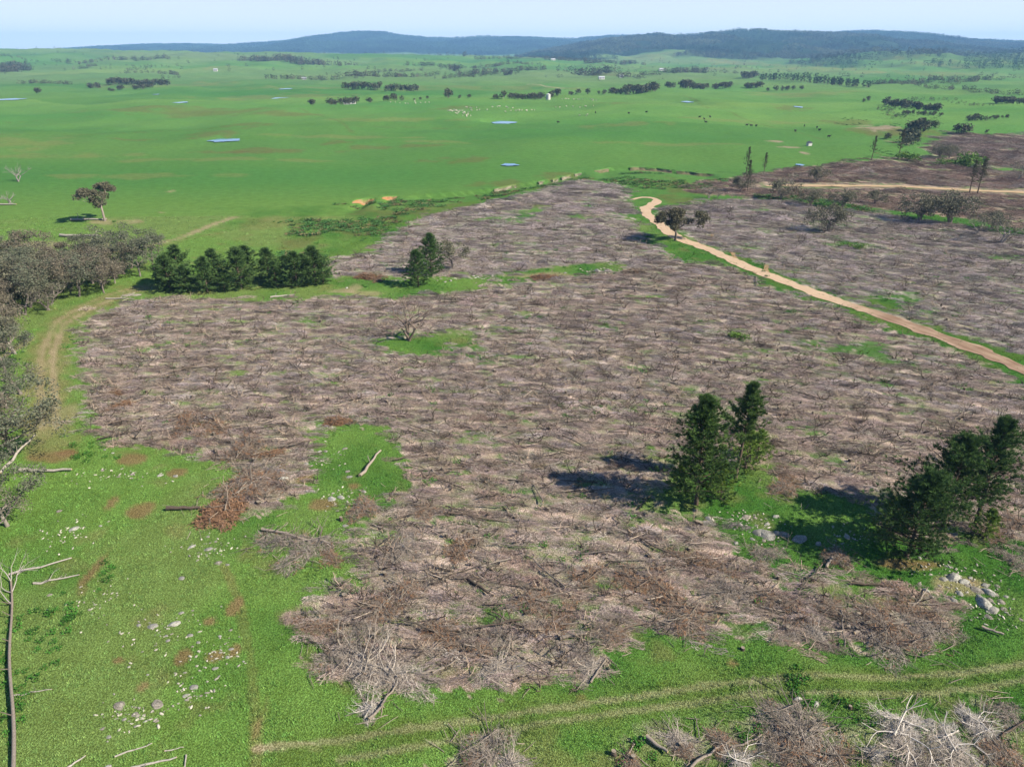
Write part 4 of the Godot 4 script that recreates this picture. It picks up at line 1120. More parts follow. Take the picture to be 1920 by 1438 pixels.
func build_gums() -> void:
	rng.seed = 106
	var pale := Color(0.26, 0.235, 0.21)
	var grey := Color(0.19, 0.165, 0.15)
	var ka := Color(0.068, 0.07, 0.046)
	var kb := Color(0.165, 0.158, 0.112)
	# single trees that stand out
	var o := gum("bare_tree", 7.4, 5.6, 0.2, Color(0.17, 0.135, 0.115), 0, ka, kb, 4, 0.2, 0.3, 3)
	o.position = on(Vector2(-15.8, -100.8))
	tag(o, "lone leafless many-limbed tree on its round patch of bright grass", "bare tree")
	o = gum("gum_tree", 8.0, 8.0, 0.28, Color(0.13, 0.11, 0.1), 150, Color(0.05, 0.05, 0.032), Color(0.12, 0.11, 0.07), 1, 0.05, 0.3, 3, 0.32)
	o.position = on(Vector2(38, -163.5))
	tag(o, "dark round-crowned gum standing beside the pale dirt road", "gum tree")
	o = gum("gum_tree", 9.8, 7.4, 0.3, Color(0.26, 0.225, 0.2), 150, Color(0.06, 0.06, 0.038), Color(0.15, 0.14, 0.095), 1, 0.12, 0.42, 3, 0.32)
	o.position = on(Vector2(-106.2, -185.3))
	tag(o, "lone gum with patchy brown-green crown in the left paddock", "gum tree")
	o = gum("gum_tree", 6.0, 5.2, 0.18, grey, 30, ka, kb, 1, 0.05, 0.3, 3, 0.28)
	o.position = on(Vector2(-12, -139.9))
	tag(o, "thin grey gum just right of the twin round pines", "gum tree")
	o = gum("dead_tree", 6.5, 4.0, 0.2, Color(0.24, 0.225, 0.215), 0, ka, kb, 3, 0.2, 0.3, 2)
	o.position = on(Vector2(-167.9, -247.2))
	tag(o, "white dead tree standing alone in the far left paddock", "dead tree")
	tag(again(o, "dead_tree", on(Vector2(-145, -207.4)), 1.4, 0.65), "small white dead tree beside a fallen limb at the left paddock edge", "dead tree")
	# scattered thin gums on the right-hand slash
	var t0 := pine("slash_gum", 9.5, 3.4, 0.34, 13, 4, 4, 13, 0.5, Color(0.045, 0.048, 0.03), Color(0.115, 0.112, 0.07), 0.6)
	var t1 := gum("slash_gum", 6.0, 6.2, 0.16, Color(0.22, 0.19, 0.18), 16, ka, kb, 4, 0.3, 0.25, 3, 0.34)
	var t2 := gum("slash_gum", 5.5, 4.6, 0.2, Color(0.3, 0.27, 0.25), 9, ka, kb, 2, 0.3, 0.3, 3, 0.3)
	var lean := [[Vector2(85.6, -267.1), 0.95, 0, "slim gum left of a pair on the far slash edge"], [Vector2(89.9, -261), 0.8, 0, "slim gum right of a pair on the far slash edge"], [Vector2(73.1, -224.3), 1.0, 0, "tall thin gum where the far straight road begins"], [Vector2(71.4, -226.1), 0.75, 1, "bushy gum beside the start of the far road"],
		[Vector2(77.3, -172.7), 1.0, 1, "leafless spreading tree alone on the grey slash"], [Vector2(111.5, -180.9), 1.25, 1, "dark many-stemmed tree in the green gully"], [Vector2(105.2, -183.4), 1.1, 1, "thin grey tree left of the dark many-stemmed tree"], [Vector2(112.7, -161.5), 1.15, 2, "crooked dark-trunked tree by the right edge of the slash"],
		[Vector2(141.5, -223.4), 1.0, 0, "left of two tall thin gums beside the far road"], [Vector2(142.2, -220.7), 1.1, 0, "right of two tall thin gums beside the far road"], [Vector2(172.4, -248.3), 1.0, 2, "bare dark tree at the far right beside the road"], [Vector2(84.4, -202.7), 0.75, 1, "small grey bush tree at the gully's left end"],
		[Vector2(79.4, -212.2), 0.9, 1, "brownish bush tree below the far road's bend"], [Vector2(92.2, -199.8), 0.8, 1, "small bush tree in the gully grass"], [Vector2(99.1, -297.8), 0.0, 0, ""], [Vector2(156, -297.8), 1.15, 0, "tall dark gum at the front of the creek grove"], [Vector2(143.2, -293.3), 0.95, 0, "leaning dark gum at the end of the brown slash"],
		[Vector2(102.3, -244), 0.8, 1, "dark bushy tree behind the far road's start"], [Vector2(59, -215.5), 0.7, 2, "pale dead-looking tree at the left of the gully"], [Vector2(61.4, -215.5), 0.5, 2, "small grey tree beside the pale gully tree"], [Vector2(111.4, -169.4), 0.8, 2, "grey bare tree among gully bushes"], [Vector2(118.7, -175), 0.7, 1, "low grey tree in the gully at the right"],
		[Vector2(114.4, -194), 0.8, 2, "thin bare tree behind the many-stemmed tree"], [Vector2(104, -205.8), 0.6, 1, "dark low tree on the red-brown slash"], [Vector2(92.8, -240.8), 0.6, 2, "bare thin tree on the red-brown slash"], [Vector2(174.6, -300.9), 0.9, 1, "purple-grey bare tree among the bright shrubs"], [Vector2(180.3, -304.1), 0.8, 1, "second purple-grey bare tree among the bright shrubs"]]
	var used := [false, false, false]
	for q in lean:
		if q[1] == 0.0:
			continue
		var proto: Node3D = [t0, t1, t2][q[2]]
		var g := proto if not used[q[2]] else again(proto, "slash_gum", Vector3.ZERO)
		used[q[2]] = true
		g.position = on(q[0])
		g.rotation.y = rr(0, TAU)
		g.scale = Vector3.ONE * q[1]
		tag(g, q[3], "gum tree")
	# bright bushes
	var s := Shape.new()
	for i in 22:
		clump(s, Vector3(rr(-1, 1) * 2.6, rr(0.5, 2.4), rr(-1, 1) * 1.8), 1.1, 26, 0.5, Color(0.05, 0.1, 0.02), Color(0.11, 0.19, 0.035))
	var bush := s.mesh()
	for q in [[Vector2(174.1, -280.3), 2.3, "large bright green shrub on the brown slash, rightmost"], [Vector2(158, -294.8), 1.5, "bright green shrub at the foot of the creek grove"], [Vector2(166.9, -283.1), 1.2, "smaller bright shrub left of the largest one"], [Vector2(34.8, -101.4), 0.55, "low dark green bush alone in the slash"], [Vector2(75.8, -158.1), 0.5, "flat green bush on the grey slash"], [Vector2(77.7, -156.2), 0.6, "wider green bush on the grey slash"]]:
		var g := solid("shrub", bush, leaf, on(q[0], -0.2))
		g.scale = Vector3(q[1], q[1] * 0.75, q[1])
		g.rotation.y = rr(0, TAU)
		tag(g, q[2], "shrub")
	# the grey woodland on the left
	var protos := []
	for i in 6:
		protos.append(gum("woodland_gum", rr(7.0, 9.0), rr(6.5, 8.5), rr(0.16, 0.26), pale if i % 2 else grey, 62 if i else 14, [ka, Color(0.075, 0.07, 0.05), Color(0.055, 0.064, 0.042)][i % 3], [kb, Color(0.18, 0.155, 0.118), Color(0.14, 0.15, 0.105)][i % 3], 1 if i % 3 else 2, 0.2, 0.33, 3, 0.24))
	var at := []
	var wood_area := PackedVector2Array([Vector2(-85.8, -107.3), Vector2(-83.9, -112.3), Vector2(-79.1, -111.8), Vector2(-78.2, -116.4), Vector2(-76.8, -122.3), Vector2(-73.3, -123.9), Vector2(-74.7, -130.4), Vector2(-71, -136.9), Vector2(-73.1, -141.5), Vector2(-82.5, -140.7), Vector2(-92.7, -139.5), Vector2(-103.5, -139.5), Vector2(-118.2, -137.6), Vector2(-110.2, -120.8), Vector2(-89.2, -100.3)])
	var b := box_of(wood_area)
	var tries := 0
	while at.size() < 120 and tries < 6000:
		tries += 1
		var q := b.position + Vector2(rng.randf(), rng.randf()) * b.size
		if not Geometry2D.is_point_in_polygon(q, wood_area):
			continue
		var ok := true
		for e in at:
			if e.distance_to(q) < 3.0:
				ok = false
		if ok:
			at.append(q)
	for q in [[Vector2(-76.8, -98.2), 0.08], [Vector2(-69.4, -88.5), 0.07], [Vector2(-72.5, -95.1), 0.08], [Vector2(-70.7, -85.1), 0.07], [Vector2(-62.5, -78.1), 0.07], [Vector2(-63.2, -81.9), 0.07], [Vector2(-60.6, -72), 0.06], [Vector2(-54.9, -67.2), 0.06], [Vector2(-54.6, -63.9), 0.06], [Vector2(-55.4, -61.9), 0.05], [Vector2(-47.1, -54.2), 0.05], [Vector2(-47.6, -52.2), 0.05], [Vector2(-65.8, -76), 0.06], [Vector2(-51.7, -59.9), 0.05]]:
		at.append(q[0])
	for i in at.size():
		var proto: Node3D = protos[i % 6]
		var g := proto if i < 6 else again(proto, "woodland_gum", Vector3.ZERO)
		g.position = on(at[i])
		g.rotation.y = rr(0, TAU)
		g.scale = Vector3.ONE * rr(0.62, 1.0) * Vector3(1.08, 1, 1.08)
		note(g, ["bare pale-limbed gum", "olive gum with pale trunk", "grey-green gum", "brownish gum with forked pale trunk", "dull green gum", "brown-crowned gum"][i % 6], "gum tree", "gums of the grey woodland")

# ------------------------------------------------------------------ trees of the plain
func build_far_trees() -> void:
	rng.seed = 107
	var gk := [Color(0.035, 0.042, 0.026), Color(0.1, 0.105, 0.065)]
	var pk := [Color(0.014, 0.024, 0.014), Color(0.035, 0.055, 0.03)]
	var gums := []
	var pines := []
	for i in 5:
		gums.append(far_tree("paddock_tree", 10.0, rr(9.0, 13.0), gk[0], gk[1] * rr(0.9, 1.2), 150, [3, 5, 6, 4, 7][i], rr(0.1, 0.3)))
	for i in 3:
		pines.append(far_tree("plantation_pine", 10.0, rr(5.0, 6.5), pk[0], pk[1], 110, 4, 0.0))
	var usedg := 0
	var usedp := 0
	var single := [[Vector2(-186.8, -846.6), Vector2(-146.3, -858.5), 11, 7.9], [Vector2(-140.2, -846.6), Vector2(-128.4, -858.5), 4, 7.3], [Vector2(-124.3, -846.6), Vector2(-105.7, -858.5), 6, 7.3], [Vector2(-160.2, -605.3), Vector2(-159.6, -611.4), 2, 5.3], [Vector2(-149, -617.5), Vector2(-144.4, -623.8), 4, 4.9], [Vector2(-138.1, -611.4), Vector2(-130.3, -636.8), 6, 5.9], [Vector2(-121.7, -643.5), Vector2(-118.6, -643.5), 2, 3.7], [Vector2(-110.5, -657.3), Vector2(-105.9, -657.3), 2, 5.2], [Vector2(-103.3, -664.4), Vector2(-102.9, -671.7), 2, 6.3], [Vector2(-96.7, -664.4), Vector2(-95.4, -671.7), 1, 4.3], [Vector2(-86.5, -671.7), Vector2(-86, -671.7), 1, 2.4], [Vector2(-80.8, -671.7), Vector2(-80.8, -671.7), 1, 2.4], [Vector2(-74.3, -671.7), Vector2(-74.3, -671.7), 1, 2.9], [Vector2(-57, -679.1), Vector2(-56.1, -679.1), 2, 7.8], [Vector2(-46.1, -671.7), Vector2(-46.1, -671.7), 1, 3.9], [Vector2(-38.4, -686.7), Vector2(-38.4, -686.7), 1, 3.5], [Vector2(-16.3, -686.7), Vector2(-12.5, -686.7), 3, 3.5], [Vector2(-7.7, -686.7), Vector2(-7.7, -686.7), 1, 6.9], [Vector2(-2.9, -694.5), Vector2(12.3, -702.4), 9, 5.0], [Vector2(14.7, -702.4), Vector2(28.8, -710.5), 9, 5.1], [Vector2(36.2, -718.8), Vector2(38.6, -727.2), 2, 6.8], [Vector2(42.2, -727.2), Vector2(44.2, -727.2), 2, 6.3], [Vector2(54.5, -735.9), Vector2(58.6, -735.9), 3, 3.7], [Vector2(66, -763.2), Vector2(66, -763.2), 1, 5.5], [Vector2(76.5, -772.7), Vector2(76.5, -772.7), 1, 5.0], [Vector2(87.8, -772.7), Vector2(87.8, -772.7), 1, 3.3], [Vector2(91, -763.2), Vector2(94.3, -772.7), 2, 4.4], [Vector2(100.4, -782.5), Vector2(114.9, -792.5), 8, 5.7], [Vector2(115.6, -782.5), Vector2(123.7, -792.5), 3, 8.5], [Vector2(124.4, -782.5), Vector2(152.1, -802.8), 15, 8.0], [Vector2(181, -898), Vector2(188.5, -898), 4, 6.4], [Vector2(198.5, -898), Vector2(212.2, -908.8), 7, 9.1], [Vector2(206.7, -884.6), Vector2(228.4, -898), 9, 7.0], [Vector2(232.5, -884.6), Vector2(255.9, -898), 11, 6.4], [Vector2(272.7, -898), Vector2(292.1, -898), 9, 6.4], [Vector2(290.9, -871.5), Vector2(290.9, -871.5), 1, 4.4], [Vector2(300, -871.5), Vector2(300.6, -871.5), 1, 5.0], [Vector2(306.7, -871.5), Vector2(315.2, -871.5), 3, 5.0], [Vector2(320, -871.5), Vector2(320, -871.5), 1, 4.4], [Vector2(332.1, -884.6), Vector2(337, -884.6), 2, 3.8], [Vector2(367.2, -1229.9), Vector2(407.5, -1282.5), 9, 9.8], [Vector2(298.8, -650.3), Vector2(312.6, -664.4), 3, 3.3], [Vector2(306.2, -623.8), Vector2(294.6, -565.9), 14, 5.6], [Vector2(307.2, -599.4), Vector2(312.8, -555.6), 18, 5.4], [Vector2(268.8, -522.1), Vector2(288.1, -508.9), 13, 3.0], [Vector2(398.5, -630.3), Vector2(422.2, -623.8), 16, 5.4], [Vector2(288.4, -476.7), Vector2(303.1, -484.4), 7, 3.9], [Vector2(307.6, -484.4), Vector2(327.9, -496.3), 9, 2.1], [Vector2(172, -328.3), Vector2(191.6, -356.4), 3, 5.6], [Vector2(193.5, -365.3), Vector2(203.8, -379.4), 4, 7.1], [Vector2(214.4, -400), Vector2(226.5, -411.1), 6, 6.0], [Vector2(230.4, -413.9), Vector2(236.4, -419.8), 3, 4.3], [Vector2(193.2, -384.4), Vector2(195.5, -386.9), 2, 2.8], [Vector2(236.7, -394.6), Vector2(241.2, -400), 3, 5.8], [Vector2(255.4, -402.7), Vector2(255.4, -402.7), 1, 2.4], [Vector2(-433.2, -824.1), Vector2(-429.2, -824.1), 3, 3.5], [Vector2(-442.6, -858.5), Vector2(-436, -858.5), 3, 4.9], [Vector2(-487.7, -782.5), Vector2(-483.3, -782.5), 2, 5.1], [Vector2(-418.3, -846.6), Vector2(-403.1, -858.5), 9, 4.9], [Vector2(-517, -936.4), Vector2(-504, -936.4), 5, 6.7], [Vector2(-518, -982.4), Vector2(-448.2, -997.2), 30, 7.8], [Vector2(-118.3, -1494.2), Vector2(-104.4, -1516.8), 5, 9.6], [Vector2(-13.7, -1325.5), Vector2(0, -1325.5), 5, 6.6]]
	for t in single:
		for i in t[2]:
			var p: Vector2 = (t[0] as Vector2).lerp(t[1], (i + rr(0.2, 0.8)) / t[2]) + Vector2(0, rr(-4, 4) * (1.0 if t[2] > 2 else 0.1))
			var k := usedg % 5
			var o: Node3D = gums[k] if usedg < 5 else again(gums[k], "paddock_tree", Vector3.ZERO)
			usedg += 1
			o.position = on(p)
			o.rotation.y = rr(0, TAU)
			var size: float = t[3] / 10.0 * rr(0.85, 1.2)
			o.scale = Vector3(size * rr(0.85, 1.1), size, size)
			note(o, "small dark paddock tree" if size < 0.85 else "dark round paddock tree" if size < 1.1 else "tall dark paddock tree", "tree", "dark trees of the far paddocks")
	for t in [[Vector2(380.7, -1186.5), Vector2(390.9, -1141.1), 12, 10.8], [Vector2(388.5, -1141.1), Vector2(406, -1046.2), 18, 10.1], [Vector2(406, -1046.2), Vector2(405.8, -950.6), 20, 10.0], [Vector2(401.8, -964.9), Vector2(424.4, -908.8), 26, 9.4], [Vector2(417.9, -1161.8), Vector2(457.2, -1030.6), 22, 9.4], [Vector2(-356.9, -1120.8), Vector2(-322, -1120.8), 14, 7.2]]:
		for i in t[2]:
			var p: Vector2 = (t[0] as Vector2).lerp(t[1], (i + rr(0.2, 0.8)) / t[2]) + Vector2(0, rr(-8, 8))
			var k := usedp % 3
			var o: Node3D = pines[k] if usedp < 3 else again(pines[k], "plantation_pine", Vector3.ZERO)
			usedp += 1
			o.position = on(p)
			o.rotation.y = rr(0, TAU)
			o.scale = Vector3.ONE * t[3] / 10.0 * rr(0.9, 1.08)
			note(o, "dark pine in a straight plantation row", "pine tree", "pines of the plantation belt")
	# woods too far to tell trunks apart
	var at: Array[Transform3D] = []
	var tint := PackedColorArray()
	for t in [[Vector2(-218.1, -1654.4), Vector2(-70.2, -1704.8), 40, 7.1], [Vector2(-64.4, -1704.8), Vector2(49.8, -1815.4), 40, 7.5], [Vector2(-159.9, -1286.4), Vector2(-130.3, -1301.9), 12, 5.5], [Vector2(-87.7, -1382.3), Vector2(-28.6, -1382.3), 30, 7.9], [Vector2(-25.2, -1463.2), Vector2(58.6, -1467.6), 34, 7.3], [Vector2(100.7, -1432.9), Vector2(104.2, -1454.5), 2, 8.2], [Vector2(113.6, -1432.9), Vector2(130.7, -1458.9), 6, 8.2], [Vector2(124.7, -1369.9), Vector2(183.3, -1398.9), 24, 10.8], [Vector2(-327.7, -1141.1), Vector2(-284.3, -1141.1), 16, 5.7], [Vector2(-285.5, -1186.5), Vector2(-279.8, -1208), 6, 6.8], [Vector2(-264.4, -1226.2), Vector2(-224.6, -1226.2), 20, 7.9], [Vector2(-220.8, -1248.4), Vector2(-166.3, -1267.3), 22, 7.2], [Vector2(-605.5, -1842.8), Vector2(-554.4, -2028.2), 36, 10.9], [Vector2(-656.6, -1881.9), Vector2(-437.8, -1826.3), 46, 10.5], [Vector2(-520.7, -1810), Vector2(-438.6, -1777.8), 30, 10.1], [Vector2(-397.4, -1756.6), Vector2(-367.7, -1788.5), 7, 8.8], [Vector2(-621.6, -982.4), Vector2(-577.6, -997.2), 26, 4.2], [Vector2(-909.3, -1374), Vector2(-964.4, -1535.1), 40, 9.3], [Vector2(-992.5, -1503.2), Vector2(-1053.2, -1669.4), 34, 10.1], [Vector2(-615, -1361.7), Vector2(-598.5, -1378.1), 12, 5.8], [Vector2(-1062.1, -1826.3), Vector2(-977.1, -1842.8), 22, 6.5], [Vector2(-977.3, -1893.2), Vector2(-845.8, -1933.3), 36, 8.1], [Vector2(-850.3, -1507.7), Vector2(-851.3, -1610.4), 14, 5.5], [Vector2(-684, -1378.1), Vector2(-763, -1615.3), 18, 5.3], [Vector2(174.3, -1229.9), Vector2(204, -1229.9), 9, 7.0], [Vector2(226.2, -1337.5), Vector2(260.1, -1365.8), 8, 6.7], [Vector2(278.2, -1415.8), Vector2(377.7, -1480.9), 30, 8.2], [Vector2(305.5, -1503.2), Vector2(398.1, -1605.6), 14, 8.8], [Vector2(412, -1494.2), Vector2(436.7, -1494.2), 6, 6.4], [Vector2(-104.5, -1161.8), Vector2(-51.8, -1248.4), 20, 5.2], [Vector2(-258.9, -1445.8), Vector2(-174.3, -1489.8), 24, 5.2], [Vector2(197.5, -2058.8), Vector2(351.4, -2134.2), 50, 8.9], [Vector2(105.9, -2212.3), Vector2(234, -2134.2), 40, 9.2], [Vector2(-1245.3, -1898.9), Vector2(-1167.8, -1898.9), 12, 5.4], [Vector2(477.3, -1012.3), Vector2(479.9, -908.8), 16, 4.8], [Vector2(492.6, -908.8), Vector2(511.1, -763.2), 34, 4.2], [Vector2(363.3, -702.4), Vector2(381.4, -664.4), 10, 2.5], [Vector2(378.1, -650.3), Vector2(374.5, -599.4), 14, 1.8], [Vector2(277.2, -571.3), Vector2(254, -492.3), 14, 1.9], [Vector2(-867.4, -4893.2), Vector2(-93.5, -2279.6), 40, 12.6], [Vector2(-93.5, -2279.6), Vector2(160.7, -2348.9), 50, 8.2], [Vector2(558.9, -982.4), Vector2(723.4, -1161.8), 30, 6.1], [Vector2(470.3, -982.4), Vector2(636.2, -1120.8), 40, 6.0]]:
		var some := int(t[2] * 1.7)
		for i in some:
			var p: Vector2 = (t[0] as Vector2).lerp(t[1], (i + rr(0.0, 1.0)) / some)
			p += Vector2(rr(-1, 1), rr(-1, 1)) * 0.012 * -p.y
			var size: float = t[3] * rr(0.9, 1.5)
			at.append(Transform3D(Basis(Vector3.UP, rr(0, TAU)).scaled(Vector3(size * rr(0.9, 1.4), size, size * rr(0.9, 1.4))), on(p, -0.3)))
			tint.push_back((Color(0.055, 0.065, 0.04) if rng.randf() < 0.7 else Color(0.11, 0.1, 0.065)) * rr(0.7, 1.3))
	# single specks of trees on the rolling hills
	for i in 3000:
		var d := rr(1150.0, 2700.0)
		var x := rr(-0.74, 0.74) * d
		if nbig.get_noise_2d(x * 2.5, d * 2.5) < 0.12 or rng.randf() < 0.5:
			continue
		var size := rr(4.0, 9.0)
		at.append(Transform3D(Basis(Vector3.UP, rr(0, TAU)).scaled(Vector3(size, size, size)), on(Vector2(x, -d), -0.3)))
		tint.push_back(Color(0.055, 0.06, 0.04) * rr(0.7, 1.2))
	stuff("distant_woodland", far_crown(1.0, 0.95, Color(0.7, 0.7, 0.7), Color(1.3, 1.3, 1.3), 40, 4, 0.05), leaf, at, tint, "distant clumps of trees across the valley and its slopes")
	print("far ", usedg, " ", usedp, " ", at.size())

func build_buildings() -> void:
	rng.seed = 108
	var white := StandardMaterial3D.new()
	white.albedo_color = Color(0.38, 0.38, 0.37).linear_to_srgb()
	white.roughness = 0.7
	var tin := StandardMaterial3D.new()
	tin.albedo_color = Color(0.3, 0.31, 0.33).linear_to_srgb()
	tin.roughness = 0.45
	var dark := StandardMaterial3D.new()
	dark.albedo_color = Color(0.06, 0.07, 0.08).linear_to_srgb()
	for q in [[Vector2(-138.9, -650.3), 10.02, 2.2, 0.1, 0], [Vector2(137.8, -1186.5), 9.03, 2.6, 0.2, 1], [Vector2(174.3, -1229.9), 5.95, 2.6, 0, 1], [Vector2(111.5, -2115.1), 11.58, 3, 0.3, 0], [Vector2(-313.5, -1161.8), 6.43, 2.6, 0.2, 1], [Vector2(-548.7, -1432.9), 6.91, 2.8, 0.1, 0], [Vector2(300.4, -1558.2), 8.58, 3, 0.2, 1]]:
		var wide: float = q[1]
		var deep := wide * 0.5
		var tall: float = q[2]
		var o := thing("farm_building", on(q[0]), q[3])
		var b := BoxMesh.new()
		b.size = Vector3(wide, tall + 1.0, deep)
		part("wall", b, white, o).position.y = tall / 2 - 0.5
		var r := PrismMesh.new()
		r.size = Vector3(deep + 0.8, tall * 0.6, wide + 0.8)
		var roof := part("roof", r, tin, o)
		roof.rotation.y = PI / 2
		roof.position.y = tall + tall * 0.3 + 0.01
		for i in 3:
			var w := BoxMesh.new()
			w.size = Vector3(wide * 0.12, tall * 0.4, 0.1)
			part("window" if i != 1 else "door", w, dark, o).position = Vector3((i - 1) * wide * 0.28, tall * 0.55 if i != 1 else tall * 0.4, deep / 2 + 0.03)
		note(o, "small white farmhouse" if q[4] == 0.0 else "pale farm shed with iron roof", "building", "farm buildings")
	var o := thing("water_tank", on(Vector2(33, -694.5)))
	var c := CylinderMesh.new()
	c.top_radius = 2.0
	c.bottom_radius = 2.0
	c.height = 4.6
	part("drum", c, white, o).position.y = 2.2
	var lid := CylinderMesh.new()
	lid.top_radius = 0.3
	lid.bottom_radius = 2.1
	lid.height = 0.6
	part("lid", lid, white, o).position.y = 4.81
	tag(o, "tall white water tank among the paddock trees", "water tank")
	# the small hut in the right paddock
	o = thing("paddock_shed", on(Vector2(135.2, -337.8)), 0.3, 0.6)
	var w := BoxMesh.new()
	w.size = Vector3(3.2, 2.2, 2.6)
	part("wall", w, white, o).position.y = 1.0
	var r := PrismMesh.new()
	r.size = Vector3(3.8, 1.2, 3.2)
	part("roof", r, dark, o).position.y = 2.71
	tag(o, "little white shed with dark roof alone in the right paddock", "shed")

# ------------------------------------------------------------------ timber on the ground
var silver := Color(0.17, 0.145, 0.125)

func log_of(called: String, long: float, r: float, k: Color, stubs: int, taper := 0.6) -> Node3D:
	var o := thing(called, Vector3.ZERO)
	var s := Shape.new()
	var pts := PackedVector3Array()
	var radii := PackedFloat32Array()
	for i in 7:
		var t := i / 6.0
		pts.push_back(Vector3((t - 0.5) * long, r + rr(-0.04, 0.06), rr(-1, 1) * long * 0.03))
		radii.push_back(lerpf(r, r * taper, t) * rr(0.93, 1.07))
	s.tube(pts, radii, 8, k, k * 1.1)
	part("trunk", s.mesh(), wood, o)
	for e in [0, 6]:
		var c := Shape.new()
		var w: Vector3 = Vector3(-1 if e == 0 else 1, 0, 0) * 0.02
		c.tube(PackedVector3Array([pts[e] - w, pts[e] + w]), PackedFloat32Array([radii[e] * 0.97, radii[e] * 0.95]), 8, Color(0.36, 0.27, 0.17), Color(0.42, 0.32, 0.2), true)
		part("cut_end", c.mesh(), wood, o)
	for i in stubs:
		var b := Shape.new()
		var j := rng.randi_range(1, 5)
		var w := Vector3(rr(0.1, 0.8), rr(0.2, 0.9), rr(-1, 1)).normalized()
		limb(b, pts[j], w, rr(0.4, 1.2) * (0.4 + long * 0.14), radii[j] * 0.4, 1 if rng.randf() < 0.6 else 0, [], k, 0.3)
		part("branch", b.mesh(), wood, o)
	return o

func stump_of(r: float, tall: float, k: Color) -> Node3D:
	var o := thing("stump", Vector3.ZERO)
	var s := Shape.new()
	s.tube(PackedVector3Array([Vector3(0, -0.1, 0), Vector3(0, 0.12, 0), Vector3(0, tall * 0.5, 0), Vector3(0.02, tall, 0.01)]), PackedFloat32Array([r * 1.5, r * 1.2, r * 1.02, r]), 9, k * 0.8, k)
	part("bark", s.mesh(), wood, o)
	var c := Shape.new()
	c.tube(PackedVector3Array([Vector3(0.02, tall - 0.01, 0.01), Vector3(0.02, tall + 0.02, 0.01)]), PackedFloat32Array([r * 0.98, r * 0.94]), 9, Color(0.2, 0.165, 0.13), Color(0.25, 0.21, 0.165), true)
	part("cut_face", c.mesh(), wood, o)
	return o

# a heap of brush: bigger branches one by one, the fine twigs as one mass
func heap_of(rx: float, rz: float, high: float, twigs: int, branches: int, ka: Color, kb: Color, kbranch: Color, needles: float) -> Node3D:
	var o := thing("brush_heap", Vector3.ZERO)
	var s := Shape.new()
	for i in twigs:
		var t := rr(0, TAU)
		var g := sqrt(rng.randf())
		var lobe := 1.0 + 0.3 * sin(3.0 * t + twigs) + 0.2 * sin(5.0 * t + rx * 9.0)
		var p := Vector3(cos(t) * g * rx * lobe, 0, sin(t) * g * rz * lobe)
		p.y = (1.0 - g * g) * high * rr(0.35, 1.05) + rr(0, 0.15)
		var w := Vector3(rng.randfn(cos(t) * 0.5, 0.6), rng.randfn(0.0, 0.3), rng.randfn(sin(t) * 0.5, 0.6)).normalized() * rr(0.3, 1.15)
		var k := ka.lerp(kb, rng.randf())
		s.spike(p - w * 0.4, p + w * 0.6, rr(0.006, 0.017), k)
		if rng.randf() < needles:
			for q in 5:
				var a := (w * 0.4 + Vector3(rr(-1, 1), rr(-0.5, 0.6), rr(-1, 1))).normalized() * 0.26
				var c := a.cross(Vector3(rr(-1, 1), 1, rr(-1, 1))).normalized() * 0.028
				var at := p + w * rr(0, 0.6)
				s.tri(at - c, at + c, at + a, Color(0.15, 0.08, 0.045).lerp(Color(0.28, 0.165, 0.1), rng.randf()))
	part("twigs", s.mesh(), wood, o).set_meta("kind", "stuff")
	for i in branches:
		var b := Shape.new()
		var t := rr(0, TAU)
		var g := rr(0.1, 0.85)
		var p := Vector3(cos(t) * g * rx, (1.0 - g * g) * high * 0.9 + 0.12, sin(t) * g * rz)
		var w := Vector3(rng.randfn(cos(t), 0.7), rng.randfn(0.05, 0.16), rng.randfn(sin(t), 0.7)).normalized()
		var l := rr(0.8, 2.2) * (0.5 + 0.25 * (rx + rz) * 0.5)
		limb(b, p - w * l * 0.5, w, l, rr(0.02, 0.06), 2 if rng.randf() < 0.35 else 1, [], kbranch * rr(0.6, 1.25), 0.45, 0.6)
		part("branch", b.mesh(), wood, o)
	return o

